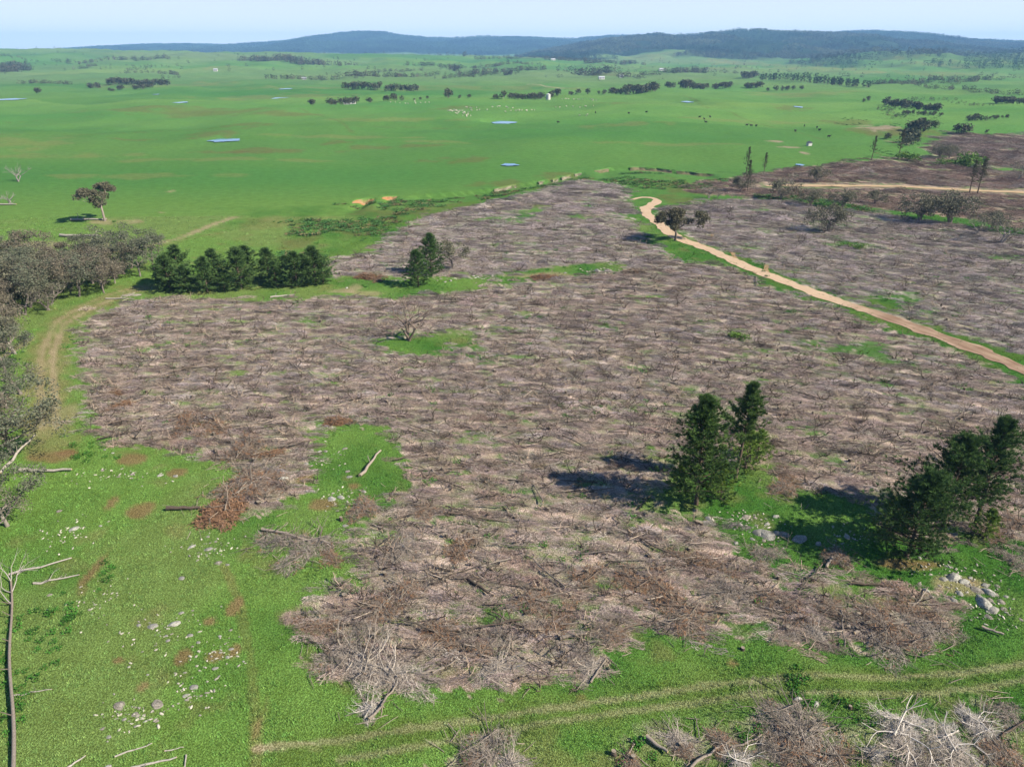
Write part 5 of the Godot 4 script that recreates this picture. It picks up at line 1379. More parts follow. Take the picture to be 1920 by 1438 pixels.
func build_timber() -> void:
	rng.seed = 109
	var pale := Color(0.235, 0.2, 0.17)
	var brown := Color(0.13, 0.1, 0.08)
	# the long fallen trunk at the lower left, its dead crown pointing away
	var butt := Vector2(-30.4, -29)
	var crown := Vector2(-41.7, -46.3)
	var o := thing("fallen_tree", on(butt.lerp(crown, 0.5)))
	o.rotation.y = atan2(butt.y - crown.y, crown.x - butt.x)
	var half := butt.distance_to(crown) * 0.5
	var s := Shape.new()
	var pts := PackedVector3Array()
	var radii := PackedFloat32Array()
	for i in 14:
		var t := i / 13.0
		pts.push_back(Vector3(lerpf(-half, half, t), 0.35 + 0.12 * sin(t * 5.0), 0.1 * sin(t * 9.0)))
		radii.push_back(lerpf(0.125, 0.075, t) * rr(0.94, 1.06))
	s.tube(pts, radii, 9, Color(0.2, 0.175, 0.15), Color(0.22, 0.18, 0.15))
	part("trunk", s.mesh(), wood, o)
	for q in [3, 6, 8, 10, 11]:
		var b := Shape.new()
		limb(b, pts[q], Vector3(rr(0.2, 0.6), rr(0.2, 0.5), rr(-1.0, -0.5)), rr(0.4, 0.9), 0.05, 0, [], Color(0.12, 0.1, 0.085), 0.3)
		part("branch", b.mesh(), wood, o)
	for q in [[-0.7, 0.5, 3.0, 11], [-0.15, 0.6, 3.0, 13], [0.55, 0.4, 3.4, 12], [0.2, 0.15, 3.6, 13], [-0.9, 0.2, 2.4, 12]]:
		var b := Shape.new()
		limb(b, pts[q[3]], Vector3(1.0, q[1] * 0.6, q[0]), q[2] * 0.5, 0.055, 2, [], Color(0.33, 0.305, 0.28), 0.35, 0.55)
		part("branch", b.mesh(), wood, o)
	tag(o, "long straight fallen trunk with white dead crown at the lower left", "fallen trunk")
	# white fallen trees along the left edge
	for q in [[Vector2(-49, -63.5), 5.4, 0.22, 0.03, 4, "white forked fallen tree on the left grass edge"], [Vector2(-52.6, -65.2), 5.0, 0.17, 1.15, 2, "white leaning limb standing up behind the forked fallen tree"], [Vector2(-40.4, -48.3), 4.6, 0.11, 0.5, 3, "white forked branch lying on grass beyond the long trunk"], [Vector2(-38.1, -46.7), 3.4, 0.1, 0.35, 4, "bundle-like white branch on grass right of the long trunk"], [Vector2(-33.6, -35.1), 0.0, 0, 0, 0, ""],
			[Vector2(-33.2, -35.2), 2.6, 0.06, 0.25, 1, "thin white branch lying right of the long fallen trunk"], [Vector2(-23.9, -30.7), 2.1, 0.06, 0.45, 1, "crooked thin white branch in the lower left grass"], [Vector2(-22.2, -29.8), 2.6, 0.1, 0.28, 1, "thicker white branch at the bottom edge of the grass"], [Vector2(-27.1, -29.8), 1.2, 0.08, 0.9, 0, "short white stick at the bottom left edge"], [Vector2(-21.4, -30.8), 1.1, 0.05, 0.3, 0, "short bent stick right of the crooked branch"],
			[Vector2(-20.3, -29.8), 1.2, 0.06, -1.3, 0, "short upright-lying stick at the bottom edge"], [Vector2(-102.5, -167.2), 10.0, 0.35, 0.0, 2, "white log in the left paddock"], [Vector2(-110.8, -186), 9.0, 0.3, 0.1, 2, "pale fallen limb under the lone paddock gum"], [Vector2(-146.7, -206.6), 8.0, 0.3, 0.0, 2, "white fallen limb at the left paddock edge"], [Vector2(-69.4, -119.9), 5.0, 0.15, 0.0, 3, "pale branch on grass before the dark pine block"], [Vector2(-41.2, -122), 4.2, 0.2, 0.3, 1, "white log on the green strip right of the pine block"]]:
		if q[1] == 0.0:
			continue
		var l := log_of("fallen_branch", q[1], q[2], Color(0.31, 0.285, 0.26), q[4], 0.45)
		l.position = on(q[0])
		l.rotation.y = q[3]
		if q[5].contains("leaning"):
			l.rotation = Vector3(0, 1.1, 0.5)
			l.position.y += 1.2
		tag(l, q[5], "fallen branch")
	# heaps of brush: six patterns
	var protos := [
		heap_of(2.0, 1.3, 0.55, 1300, 14, Color(0.2, 0.17, 0.145), Color(0.58, 0.51, 0.45), Color(0.36, 0.315, 0.275), 0.0),
		heap_of(1.6, 1.4, 0.7, 1200, 9, Color(0.1, 0.078, 0.063), Color(0.42, 0.34, 0.28), Color(0.18, 0.155, 0.13), 0.1),
		heap_of(1.7, 1.1, 0.65, 900, 6, Color(0.13, 0.085, 0.058), Color(0.36, 0.245, 0.175), Color(0.24, 0.19, 0.15), 0.7),
		heap_of(2.4, 1.5, 0.5, 1300, 16, Color(0.13, 0.107, 0.09), Color(0.47, 0.41, 0.36), silver, 0.03),
		heap_of(1.3, 1.2, 0.6, 900, 10, Color(0.26, 0.23, 0.205), Color(0.66, 0.61, 0.56), Color(0.5, 0.46, 0.42), 0.0),
		heap_of(2.0, 1.2, 0.45, 1000, 9, Color(0.11, 0.083, 0.064), Color(0.4, 0.31, 0.245), Color(0.2, 0.165, 0.135), 0.25)]
	var strewn: Array[Transform3D] = []
	var strewn_tint := PackedColorArray()
	var used := [false, false, false, false, false, false]
	var look := ["pale grey brush heap", "dark brown brush heap", "rusty brush heap", "tangled grey brush heap", "bleached white brush heap", "low brown brush heap"]
	# x, y, half width in pixels, pattern
	for q in [[Vector2(-10.3, -37.2), 3.24, 0], [Vector2(-12.5, -38.7), 2.35, 3], [Vector2(-8.3, -36.5), 2.07, 0], [Vector2(-14.7, -41.3), 2.05, 5], [Vector2(-9.6, -33.6), 1.00, 4], [Vector2(-1, -37.2), 2.21, 0], [Vector2(-2.4, -38.9), 1.57, 1], [Vector2(4.7, -38.7), 1.49, 3], [Vector2(5.7, -37.2), 1.33, 0], [Vector2(-10.1, -43.3), 2.54, 1], [Vector2(-8.7, -45.2), 2.18, 1], [Vector2(-5.2, -40.5), 2.22, 5], [Vector2(-11, -41), 1.83, 3], [Vector2(-1.2, -40.5), 1.82, 3], [Vector2(3.1, -41), 1.71, 5], [Vector2(1.7, -43.9), 2.56, 1], [Vector2(7.6, -40.2), 1.45, 1], [Vector2(7.3, -40.5), 1.29, 3], [Vector2(13.6, -41.9), 2.89, 1], [Vector2(12.2, -45.2), 2.61, 5], [Vector2(9.8, -46.5), 2.22, 5], [Vector2(6.3, -47.1), 2.24, 5], [Vector2(17.8, -45.2), 2.18, 3], [Vector2(20.6, -44.2), 1.93, 1], [Vector2(16.9, -48.5), 2.29, 5], [Vector2(22.4, -42.2), 1.87, 5], [Vector2(21.3, -40.2), 1.37, 3], [Vector2(23, -40.5), 1.69, 0], [Vector2(25.2, -43), 1.89, 1], [Vector2(28.5, -41), 3.26, 1], [Vector2(27.2, -40), 2.40, 3], [Vector2(31.8, -42.7), 2.09, 5], [Vector2(31.5, -40.5), 2.22, 3], [Vector2(31.3, -45.2), 1.74, 1], [Vector2(22.4, -49.9), 1.64, 3], [Vector2(28.2, -49.2), 1.94, 1], [Vector2(27.3, -59.9), 2.14, 1], [Vector2(28.5, -61.9), 1.76, 5], [Vector2(-27.6, -56.4), 3.99, 2], [Vector2(-26.5, -60.7), 3.79, 1], [Vector2(-25.8, -61.9), 2.74, 5], [Vector2(-26.6, -67), 1.98, 2], [Vector2(-20.9, -74.6), 2.16, 2], [Vector2(-48.8, -78.8), 1.86, 2], [Vector2(-51.4, -82.6), 1.66, 2], [Vector2(-18.1, -50.3), 2.59, 3], [Vector2(-21.1, -51.8), 2.16, 3], [Vector2(-15.8, -49.5), 1.63, 5], [Vector2(-14.4, -56.7), 2.31, 1], [Vector2(-28.1, -133.9), 3.64, 2], [Vector2(-25.7, -133.2), 2.59, 5], [Vector2(6.2, -133.9), 3.12, 2], [Vector2(24.5, -137.6), 2.98, 1], [Vector2(-8.2, -56.3), 2.04, 1], [Vector2(-4.7, -50.6), 2.36, 5], [Vector2(-9.9, -50.6), 2.13, 3], [Vector2(14.4, -49.5), 2.09, 1], [Vector2(46.7, -54.2), 1.99, 1], [Vector2(44.2, -52.6), 1.75, 5], [Vector2(43.3, -48.8), 1.84, 3], [Vector2(-2.5, -29.8), 0.99, 1], [Vector2(-1.7, -30.2), 1.83, 3], [Vector2(0, -29.7), 1.48, 0], [Vector2(7.3, -29.7), 0.99, 1], [Vector2(10.7, -31.3), 1.16, 0], [Vector2(10.9, -30.6), 0.74, 1], [Vector2(13.5, -31), 1.35, 1], [Vector2(14, -30), 1.49, 4], [Vector2(18.2, -32.5), 2.10, 3], [Vector2(18.8, -31.3), 2.12, 3], [Vector2(18, -30.2), 1.67, 1], [Vector2(25.6, -32.1), 2.08, 4], [Vector2(24.5, -30.6), 1.85, 0], [Vector2(25.2, -29.8), 1.32, 3], [Vector2(28, -31.3), 1.71, 4], [Vector2(30.3, -32.9), 1.41, 4], [Vector2(30.4, -31.9), 1.17, 4], [Vector2(32.9, -33.2), 1.06, 3], [Vector2(30.7, -30.2), 1.50, 1], [Vector2(22.7, -30.2), 1.00, 4], [Vector2(27.6, -30), 1.49, 0], [Vector2(20.3, -30), 1.00, 5], [Vector2(16.4, -30.5), 1.01, 3], [Vector2(-4, -40), 1.60, 3], [Vector2(4.2, -42.7), 1.47, 5], [Vector2(-29.8, -67.2), 2.93, 1], [Vector2(-35.1, -73.3), 2.82, 5], [Vector2(-29.5, -69.5), 2.71, 1], [Vector2(-38.8, -74.6), 2.86, 5], [Vector2(-77.8, -154.3), 0.01, 0]]:
		if q[1] < 0.2:
			continue
		var k := int(q[2])
		var proto: Node3D = protos[k]
		var h := proto if not used[k] else again(proto, "brush_heap", Vector3.ZERO)
		used[k] = true
		h.position = on(q[0], -0.05)
		h.rotation.y = rr(0, TAU)
		var size: float = q[1] / 2.3 * (1.3 if q[0].y > -37.0 else 1.0)
		h.scale = Vector3(size * rr(0.85, 1.25), clampf(size * 0.7, 0.5, 0.95), size * rr(0.8, 1.1))
		note(h, look[k], "brush heap", "heaps of brush left by logging")
		for e in int(8 + 9 * size):
			var t := rr(0, TAU)
			var g: float = q[1] * (0.7 + absf(rng.randfn(0.0, 0.45)))
			var to := Vector2(q[0].x + cos(t) * g, q[0].y + sin(t) * g)
			strewn.append(Transform3D(Basis(Vector3.UP, rr(0, TAU)) * Basis(Vector3.BACK, rng.randfn(0.0, 0.12)) * Basis.from_scale(Vector3(rr(0.4, 1.7), rr(0.2, 0.6), rr(0.2, 0.6))), on(to, rr(0.03, 0.2))))
			var v := rr(0.25, 1.25)
			strewn_tint.push_back(Color(v, v * 0.96, v * 0.92))
	stuff("strewn_sticks", stick_shape(), wood, strewn, strewn_tint, "broken sticks strewn on the grass around the brush heaps")
	# logs through the slash
	var logs := []
	for i in 7:
		logs.append(log_of("log", rr(2.4, 5.0), rr(0.06, 0.115), [pale, brown, silver, Color(0.075, 0.06, 0.05), silver, Color(0.1, 0.085, 0.07), brown][i], [2, 4, 3, 4, 3, 6, 3][i]))
	var words := ["smooth pale log", "brown branchy log", "silver-grey log", "dark weathered log", "grey log with branch stubs", "dark log with many branches", "brown bark-covered log"]
	var n := 0
	var tries := 0
	while n < 230 and tries < 20000:
		tries += 1
		var d := 40.0 * pow(6.2, rng.randf())
		var p := Vector2(rr(-0.74, 0.74) * d, -d)
		if slash(p.x, p.y).x < 0.4:
			continue
		var k := rng.randi_range(0, 6)
		var l: Node3D = logs[n] if n < 7 else again(logs[k], "log", Vector3.ZERO)
		if n < 7:
			k = n
		l.position = on(p, rr(0.1, 0.35))
		l.rotation = Vector3(0, -0.05 - 0.002 * p.x + rng.randfn(0.0, 0.45) + (PI if rng.randf() < 0.5 else 0.0), rng.randfn(0.0, 0.06))
		l.scale = Vector3.ONE * rr(0.7, 1.25) * (1.0 if d < 110 else 1.25)
		note(l, words[k], "log", "logs lying in the slash", "lying")
		n += 1
	# named logs of the foreground
	for q in [[Vector2(-15.1, -65), 5.2, 0.17, 1.35, 1, "grey log lying away from the viewer in the rocky green clearing"], [Vector2(-31.6, -56.6), 3.2, 0.2, 0.08, 0, "dark sawn log butt left of the rusty fallen crown"], [Vector2(-19.4, -52.3), 7.5, 0.13, -0.3, 6, "long grey fallen tree with twiggy crown below the green clearing"], [Vector2(4.6, -40.2), 2.0, 0.16, 0.2, 0, "pale short log between heaps near the front edge"], [Vector2(-2.6, -45.5), 3.2, 0.15, -0.8, 1, "dark log slanting through the front slash"],
			[Vector2(-6.1, -36.8), 2.6, 0.09, 0.25, 0, "yellow-white peeled log right of the big pale heap"], [Vector2(-4.7, -37.4), 2.2, 0.08, 0.6, 0, "bleached pole sticking out right of the big pale heap"], [Vector2(19.1, -31.9), 3.0, 0.14, 0.12, 0, "orange-ended pale log on top of a grey heap"], [Vector2(9.2, -31), 1.6, 0.14, -0.75, 0, "grey bark log on the lower verge"], [Vector2(12.4, -30.4), 3.4, 0.1, 0.55, 0, "pale pole across the grey heaps"], [Vector2(14.6, -31), 3.2, 0.09, 0.4, 0, "second pale pole across the grey heaps"], [Vector2(27.2, -48.5), 1.6, 0.14, 0.9, 0, "short log with pale cut end by the shaded boulders"],
			[Vector2(32.7, -44.1), 3.4, 0.07, 0.75, 0, "thin white pole propped left of the granite outcrop"], [Vector2(33.3, -43.6), 3.6, 0.06, 0.05, 0, "thin white pole lying left of the granite outcrop"], [Vector2(25.9, -40.9), 0.9, 0.16, -0.1, 0, "white cut block above the right-hand brush"], [Vector2(26.2, -40.5), 0.9, 0.14, 0.3, 0, "second white cut block above the right-hand brush"], [Vector2(36.3, -40.5), 1.4, 0.12, -0.6, 1, "pale broken log right of the brush on grass"], [Vector2(29.5, -45.8), 3.0, 0.1, -0.08, 1, "pale thin log on grass in front of the dark pine clump"],
			[Vector2(32.3, -31.9), 4.5, 0.08, 0.45, 0, "dark thin pole at the lower right corner"], [Vector2(6.1, -36.9), 2.4, 0.08, 1.0, 1, "curved pale branch at the heap's right end"], [Vector2(5.1, -41.6), 2.8, 0.06, 0.15, 1, "long bent grey branch over a rusty heap"], [Vector2(-8.7, -34.2), 3.0, 0.1, 1.1, 3, "forked dry branch pointing to the wheel track"], [Vector2(-3.8, -32.1), 1.2, 0.04, -0.9, 0, "single thin stick on the grassy wheel track"], [Vector2(12.1, -32.3), 1.7, 0.04, 1.5, 0, "upright-looking thin stick above the lower heaps"], [Vector2(-43.8, -90.3), 4.2, 0.14, 0.4, 0, "white log near the left edge of the slash"]]:
		var l := log_of("log", q[1], q[2], pale * rr(0.75, 1.1) if not q[5].contains("dark") else brown * 0.7, q[4])
		l.position = on(q[0], 0.1)
		l.rotation.y = q[3]
		tag(l, q[5], "log")
	# stumps
	var stumps := [stump_of(0.15, 0.35, Color(0.11, 0.09, 0.075)), stump_of(0.19, 0.26, Color(0.08, 0.065, 0.055)), stump_of(0.14, 0.45, Color(0.14, 0.12, 0.1))]
	n = 0
	tries = 0
	var spots := []
	for q in [[Vector2(2.9, -37.7), 0.04], [Vector2(1, -38.2), 0.04], [Vector2(10.7, -31), 0.03], [Vector2(6.4, -30.4), 0.03], [Vector2(17, -39), 0.04], [Vector2(7.5, -30), 0.03], [Vector2(12.9, -44.5), 0.04], [Vector2(13.7, -42.2), 0.04], [Vector2(6.3, -47.5), 0.05], [Vector2(-16.1, -55), 0.05], [Vector2(-26.2, -65), 0.06], [Vector2(-3.1, -46.1), 0.04], [Vector2(22.7, -33.8), 0.04], [Vector2(25.4, -44.5), 0.04], [Vector2(20.9, -40.8), 0.04]]:
		spots.append(q[0])
	while spots.size() < 170 and tries < 20000:
		tries += 1
		var d := 40.0 * pow(4.2, rng.randf())
		var p := Vector2(rr(-0.74, 0.74) * d, -d)
		if slash(p.x, p.y).x > 0.4:
			spots.append(p)
	for p in spots:
		var st: Node3D = stumps[n] if n < 3 else again(stumps[n % 3], "stump", Vector3.ZERO)
		st.position = on(p)
		st.rotation.y = rr(0, TAU)
		st.scale = Vector3.ONE * rr(0.7, 1.1)
		note(st, ["brown stump", "low dark stump", "tall grey stump"][n % 3], "stump", "pine stumps across the logged block", "standing")
		n += 1

# ------------------------------------------------------------------ rock
func rock_of(sd: int, flat: float, k: Color) -> ArrayMesh:
	var m := SphereMesh.new()
	m.radius = 1.0
	m.height = 2.0
	m.radial_segments = 14
	m.rings = 8
	var a := m.get_mesh_arrays()
	var v: PackedVector3Array = a[Mesh.ARRAY_VERTEX]
	var idx: PackedInt32Array = a[Mesh.ARRAY_INDEX]
	var f := noise(0.7, sd, 3)
	var s := Shape.new()
	var w := PackedVector3Array()
	var cuts := []
	for i in 7:
		cuts.append([Vector3(cos(i * 2.4 + sd), 0.3 + 0.6 * sin(i * 1.7 + sd), sin(i * 2.4 + sd)).normalized(), 0.62 + 0.2 * absf(sin(i * 5.1 + sd))])
	for p in v:
		var q := p * (1.0 + 0.28 * f.get_noise_3d(p.x, p.y, p.z))
		for c in cuts:
			var e: float = q.dot(c[0]) - c[1]
			if e > 0.0:
				q -= c[0] * e * 0.85
		w.push_back(q * Vector3(1, flat, 0.8))
	for i in idx.size() / 3:
		var e := f.get_noise_3d(w[idx[i * 3]].x * 3.0, w[idx[i * 3]].y * 3.0, w[idx[i * 3]].z * 3.0)
		s.tri(w[idx[i * 3]], w[idx[i * 3 + 1]], w[idx[i * 3 + 2]], k * (1.0 + 0.5 * e))
	return s.mesh()

func build_rocks() -> void:
	rng.seed = 110
	rockm.albedo_texture = ImageTexture.create_from_image(grain(0.04, 77, Color(0.6, 0.6, 0.57), Color(1, 1, 1), 256, 2.4))
	rockm.uv1_triplanar = true
	rockm.uv1_scale = Vector3.ONE * 0.8
	var kinds := []
	for i in 6:
		kinds.append(rock_of(i + 3, [0.5, 0.35, 0.7, 0.45, 0.3, 0.6][i], [Color(0.27, 0.26, 0.24), Color(0.25, 0.225, 0.195), Color(0.34, 0.33, 0.3)][i % 3]))
	# x, y, width in pixels
	for q in [[Vector2(-26.4, -34.1), 1.22], [Vector2(-24, -34.2), 1.30], [Vector2(-25.4, -34), 0.32], [Vector2(-25.2, -33.4), 0.71], [Vector2(-24.8, -33.1), 0.57], [Vector2(-25.7, -33), 0.46], [Vector2(-24.2, -32.9), 0.35], [Vector2(-23.5, -32.9), 0.42], [Vector2(-24.7, -32.5), 0.35], [Vector2(-26.7, -32.3), 0.49], [Vector2(-26, -31.7), 0.52], [Vector2(-25, -29.6), 0.59], [Vector2(-22.2, -35.7), 0.89], [Vector2(-22.4, -35), 0.59], [Vector2(-21.4, -35), 0.37], [Vector2(-21.3, -37.4), 0.61], [Vector2(-20.8, -36.7), 0.30], [Vector2(-27.7, -41.5), 1.07], [Vector2(-26.1, -41.7), 1.15], [Vector2(-28.8, -41.6), 0.58], [Vector2(-26.1, -42.9), 0.59], [Vector2(-25.3, -43.2), 0.38], [Vector2(-26.2, -40.5), 0.40], [Vector2(-25.9, -40), 0.48], [Vector2(-24.4, -40.5), 0.65], [Vector2(-23.5, -39.8), 0.48], [Vector2(-23.8, -39.4), 0.32], [Vector2(-20.8, -39.2), 0.55], [Vector2(-20.8, -38.4), 0.47], [Vector2(-26.6, -39.6), 0.32], [Vector2(-27.8, -46.9), 0.80], [Vector2(-25.3, -48.8), 0.92], [Vector2(-24.5, -48.6), 0.55], [Vector2(-27, -50.8), 1.04], [Vector2(-28.6, -51.2), 0.76], [Vector2(-27.8, -52.6), 0.58], [Vector2(-26.8, -51.9), 0.48], [Vector2(-40.5, -53.7), 1.09], [Vector2(-38.4, -54.2), 0.45], [Vector2(-37.7, -44.9), 0.61], [Vector2(-19.5, -38), 0.27], [Vector2(-43.7, -56.6), 0.82], [Vector2(-21.5, -41), 0.41], [Vector2(-22.1, -40.4), 0.36], [Vector2(-23.2, -43.6), 0.34], [Vector2(-27.6, -37.5), 0.34], [Vector2(-25.9, -36.8), 0.30], [Vector2(-43.3, -63.9), 0.68], [Vector2(-41, -62.7), 0.55], [Vector2(-39.8, -63.1), 0.78], [Vector2(-36.7, -62.9), 0.78], [Vector2(-35, -62.7), 0.78], [Vector2(-37.7, -60.9), 0.33], [Vector2(-45.2, -68.1), 0.47], [Vector2(-44, -67.4), 0.47], [Vector2(-23.7, -62.1), 1.43], [Vector2(-17.8, -58.5), 1.16], [Vector2(-16.9, -58.8), 1.06], [Vector2(-16.9, -62.6), 0.89], [Vector2(-17.4, -63.7), 0.90], [Vector2(-22.2, -68.1), 0.95], [Vector2(-21.3, -67.7), 0.71], [Vector2(-20.6, -67.8), 0.71], [Vector2(-18.7, -68.3), 0.95], [Vector2(-23.9, -67.8), 0.71], [Vector2(-23.1, -58.5), 0.42], [Vector2(-16.8, -56.5), 0.46], [Vector2(-15, -59.9), 0.75], [Vector2(-22, -65), 0.80], [Vector2(-20.8, -63.9), 0.79], [Vector2(-15.5, -54.2), 0.79], [Vector2(-22.1, -67.8), 0.47]]:
		var o := solid("rock", kinds[rng.randi_range(0, 5)], rockm, on(q[0], -0.02 * q[1]))
		o.scale = Vector3(q[1] * 0.46, q[1] * 0.26, q[1] * 0.42)
		o.rotation = Vector3(rr(-0.15, 0.15), rr(-0.8, 0.8), rr(-0.15, 0.15))
		note(o, "flat grey boulder" if q[1] > 0.9 else "pale grey stone" if q[1] > 0.5 else "small pale stone", "rock", "pale stones scattered over the grass", "sunk in grass")
	for q in [[Vector2(37, -46.8), 1.25], [Vector2(37.6, -46.3), 0.89], [Vector2(36, -46.6), 0.71], [Vector2(33.9, -45.3), 0.52], [Vector2(34, -44.5), 0.52], [Vector2(35.3, -45.8), 0.35], [Vector2(37.6, -45.8), 0.53], [Vector2(38, -45.2), 1.13], [Vector2(38.8, -45), 1.04], [Vector2(39.2, -44.7), 0.60], [Vector2(37.6, -43.6), 1.44], [Vector2(37.8, -42.9), 1.09], [Vector2(39.1, -43.9), 0.68], [Vector2(37.1, -42.2), 0.66], [Vector2(38.8, -43), 0.59], [Vector2(36.4, -44.9), 0.61], [Vector2(35.5, -44.1), 0.60], [Vector2(35.2, -44.5), 0.43], [Vector2(40, -45.8), 0.53], [Vector2(39.1, -45.9), 0.70], [Vector2(39.9, -44.5), 0.43], [Vector2(39.4, -41.9), 0.41], [Vector2(33.8, -46.1), 0.44], [Vector2(22.6, -52.9), 1.27], [Vector2(23.3, -52.5), 1.65], [Vector2(24.2, -52.8), 0.78], [Vector2(24.8, -52.6), 1.07], [Vector2(26, -52), 1.45], [Vector2(27.4, -51.2), 0.67], [Vector2(22.7, -51.8), 0.48], [Vector2(21.7, -52), 0.48], [Vector2(22.2, -55.4), 0.91], [Vector2(23, -55.2), 0.50], [Vector2(21.3, -54.2), 0.40], [Vector2(23.8, -54.2), 0.50], [Vector2(25, -55.4), 0.61], [Vector2(20.6, -54.2), 0.45], [Vector2(30.4, -52.2), 0.68], [Vector2(20.1, -51.4), 0.57], [Vector2(18.6, -55), 0.80], [Vector2(36, -49.5), 0.37], [Vector2(35.5, -49.4), 0.37], [Vector2(37.2, -48.3), 0.32], [Vector2(37.4, -48.2), 0.36], [Vector2(27.5, -32.7), 0.77], [Vector2(20.6, -34.2), 0.50], [Vector2(19.5, -34.6), 0.58], [Vector2(19.2, -33.4), 0.50], [Vector2(17, -39), 0.35], [Vector2(13.2, -41), 0.37], [Vector2(37.5, -46.8), 0.54], [Vector2(38.4, -46.8), 0.45], [Vector2(37.8, -44.5), 0.52], [Vector2(38.4, -44.1), 0.60]]:
		var o := solid("boulder", kinds[rng.randi_range(0, 5)], rockm, on(q[0], -0.04 * q[1]))
		o.scale = Vector3(q[1] * 0.62, q[1] * 0.5, q[1] * 0.58)
		o.rotation.y = rr(0, TAU)
		note(o, "large granite boulder" if q[1] > 1.0 else "grey granite boulder" if q[1] > 0.55 else "small granite lump", "boulder", "granite boulders among the grass")
	for q in [[Vector2(-7.5, -135), 0.63], [Vector2(-6.8, -134.3), 0.63], [Vector2(-6, -135.4), 0.52], [Vector2(-10.3, -133.2), 0.62], [Vector2(-11.8, -131.8), 0.82], [Vector2(-12.8, -131.1), 0.61], [Vector2(-5.2, -133.9), 0.52], [Vector2(-3.9, -131.8), 0.62], [Vector2(-14.4, -132.2), 0.51], [Vector2(10.6, -137.2), 0.64], [Vector2(17.1, -138.4), 1.71], [Vector2(19.4, -139.1), 1.51], [Vector2(-1.1, -138.8), 0.54], [Vector2(1.6, -136.9), 0.53], [Vector2(-11.4, -45.8), 0.26], [Vector2(-30.8, -127.1), 0.60], [Vector2(58.1, -127.1), 0.99], [Vector2(59.9, -126.8), 0.89]]:
		var o := solid("stone", kinds[rng.randi_range(0, 5)], rockm, on(q[0], -0.02 * q[1]))
		o.scale = Vector3.ONE * q[1] * 0.6
		o.rotation.y = rr(0, TAU)
		note(o, "white stone", "stone", "white stones on the green strip", "on short grass")

# loose pale chips of stone too small and many to count
func build_chips() -> void:
	rng.seed = 111
	var at: Array[Transform3D] = []
	var tint := PackedColorArray()
	var spots := [Vector4(-26.9, -41.2, 3.7, 2.5), Vector4(-25.6, -33.4, 2.1, 1.3), Vector4(-21.8, -38.5, 2.3, 2), Vector4(-26.9, -50.7, 2.8, 2.2), Vector4(-21.9, -66.3, 3.5, 4.4), Vector4(-16.9, -59, 2.1, 2.3), Vector4(-41.1, -62.9, 6.1, 2.1), Vector4(37.8, -45.9, 3.1, 2.3), Vector4(22.9, -53, 2.9, 2.4), Vector4(36.3, -47.8, 2.7, 1.4), Vector4(-8.3, -134, 6.2, 2.2), Vector4(18.2, -138.4, 4.3, 1.9), Vector4(-41, -53, 2.9, 2.4), Vector4(-22, -35.2, 2.2, 1.8), Vector4(22.1, -55, 2.5, 1.3), Vector4(37.7, -42.8, 2.1, 1.8), Vector4(30.4, -52.2, 1.9, 1.6), Vector4(-33.3, -44, 2.6, 2.4)]
	for e in spots:
		for i in 46:
			var p := Vector2(e.x + rng.randfn(0.0, 0.5) * e.z, e.y + rng.randfn(0.0, 0.5) * e.w)
			var k := rr(0.04, 0.13) * (1.0 if p.y > -90.0 else 1.8)
			at.append(Transform3D(Basis.from_euler(Vector3(rr(-0.3, 0.3), rr(0, TAU), rr(-0.3, 0.3))) * Basis.from_scale(Vector3(k * rr(0.8, 1.8), k * 0.6, k)), on(p, 0.03)))
			var v := rr(0.8, 1.9)
			tint.push_back(Color(v, v * 0.97, v * 0.9))
	stuff("stone_chips", rock_of(31, 0.7, Color(0.3, 0.29, 0.265)), rockm, at, tint, "small pale stone chips littering the grass")

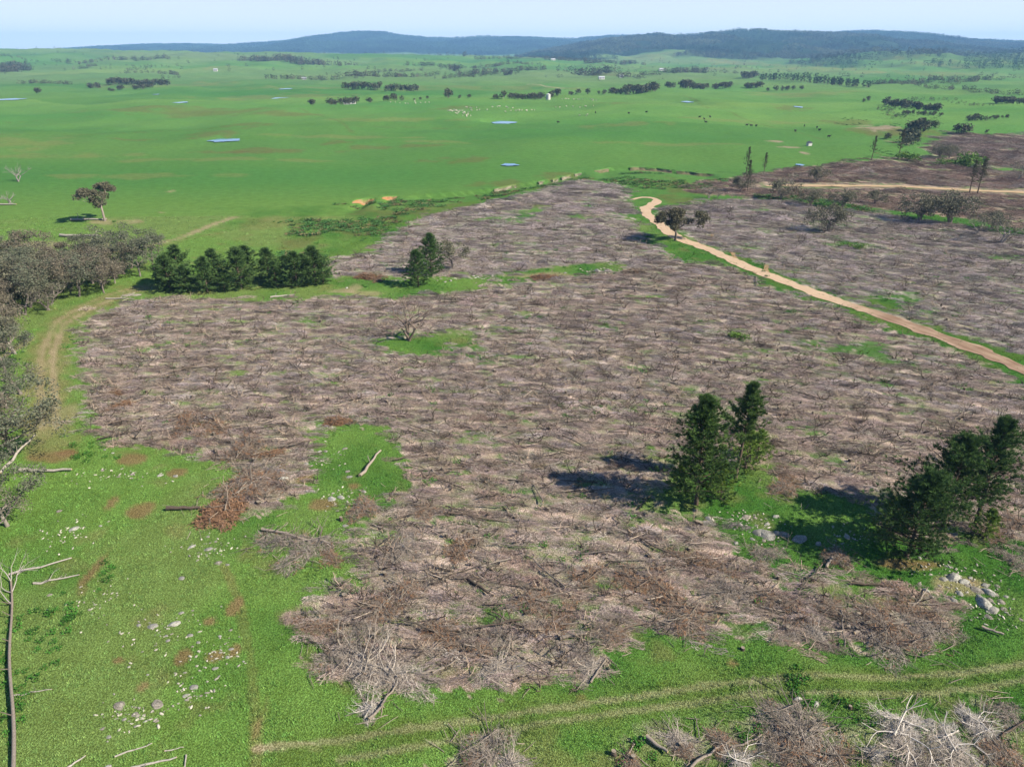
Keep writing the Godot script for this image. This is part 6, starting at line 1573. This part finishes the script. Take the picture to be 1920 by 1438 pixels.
# ------------------------------------------------------------------ stock in the paddocks
func beast(long: float, k: Color, face: Color) -> ArrayMesh:
	var s := Shape.new()
	s.tube(PackedVector3Array([Vector3(-0.52, 0.62, 0), Vector3(-0.45, 0.64, 0), Vector3(-0.1, 0.62, 0), Vector3(0.25, 0.63, 0), Vector3(0.45, 0.68, 0), Vector3(0.58, 0.82, 0), Vector3(0.66, 0.88, 0)]), PackedFloat32Array([0.05, 0.2, 0.26, 0.25, 0.2, 0.12, 0.1]), 8, k, k)
	s.tube(PackedVector3Array([Vector3(0.64, 0.9, 0), Vector3(0.74, 0.86, 0), Vector3(0.88, 0.78, 0)]), PackedFloat32Array([0.1, 0.1, 0.05]), 6, face, face, true)
	for x in [-0.36, 0.34]:
		for z in [-0.13, 0.13]:
			s.tube(PackedVector3Array([Vector3(x, 0.55, z), Vector3(x - 0.03, 0.28, z), Vector3(x, 0.0, z)]), PackedFloat32Array([0.08, 0.045, 0.035]), 5, face, face)
	for i in s.v.size():
		s.v[i] *= long
	return s.mesh()

func build_animals() -> void:
	rng.seed = 112
	var wool := beast(1.0, Color(0.45, 0.42, 0.36), Color(0.5, 0.47, 0.42))
	var cow := beast(1.5, Color(0.025, 0.022, 0.02), Color(0.03, 0.025, 0.022))
	for t in [[Vector2(-46.2, -560.7), Vector2(-28.3, -500.5), 34, 0.4], [Vector2(-36, -582.2), Vector2(-19.4, -550.6), 12, 0.4], [Vector2(0, -545.6), Vector2(15.9, -565.9), 12, 0.4], [Vector2(43.7, -694.5), Vector2(80.8, -679.1), 16, 0.5], [Vector2(35, -623.8), Vector2(63.1, -599.4), 8, 0.4], [Vector2(-16.4, -582.2), Vector2(0, -571.3), 8, 0.4], [Vector2(42.4, -500.5), Vector2(48.7, -492.3), 3, 0.4], [Vector2(-83.8, -650.3), Vector2(-71.4, -636.8), 5, 0.5], [Vector2(-101.4, -643.5), Vector2(-83.1, -623.8), 6, 0.5]]:
		for i in t[2]:
			var p: Vector2 = (t[0] as Vector2).lerp(t[1], (i + rng.randf()) / t[2]) + Vector2(rr(-5, 5), rr(-6, 6))
			var o := solid("sheep", wool, wood, on(p))
			o.rotation.y = rr(0, TAU)
			note(o, "white grazing sheep", "sheep", "flock of sheep around the blue farm dam")
	for t in [[Vector2(116.3, -469.2), Vector2(129.9, -476.7), 4, 0.3], [Vector2(135.6, -428.8), Vector2(143.3, -419.8), 4, 0.3], [Vector2(155.2, -419.8), Vector2(173.7, -428.8), 4, 0.3], [Vector2(61.5, -545.6), Vector2(70.5, -526.6), 2, 0.4], [Vector2(37.1, -476.7), Vector2(44.5, -484.4), 1, 0.4], [Vector2(81.7, -526.6), Vector2(87.6, -517.6), 1, 0.4]]:
		for i in t[2]:
			var p: Vector2 = (t[0] as Vector2).lerp(t[1], (i + rng.randf()) / t[2]) + Vector2(rr(-14, 14), rr(-34, 34))
			var o := solid("cow", cow, wood, on(p))
			o.rotation.y = rr(0, TAU)
			note(o, "black grazing cow", "cow", "black cattle spread over the green paddock")
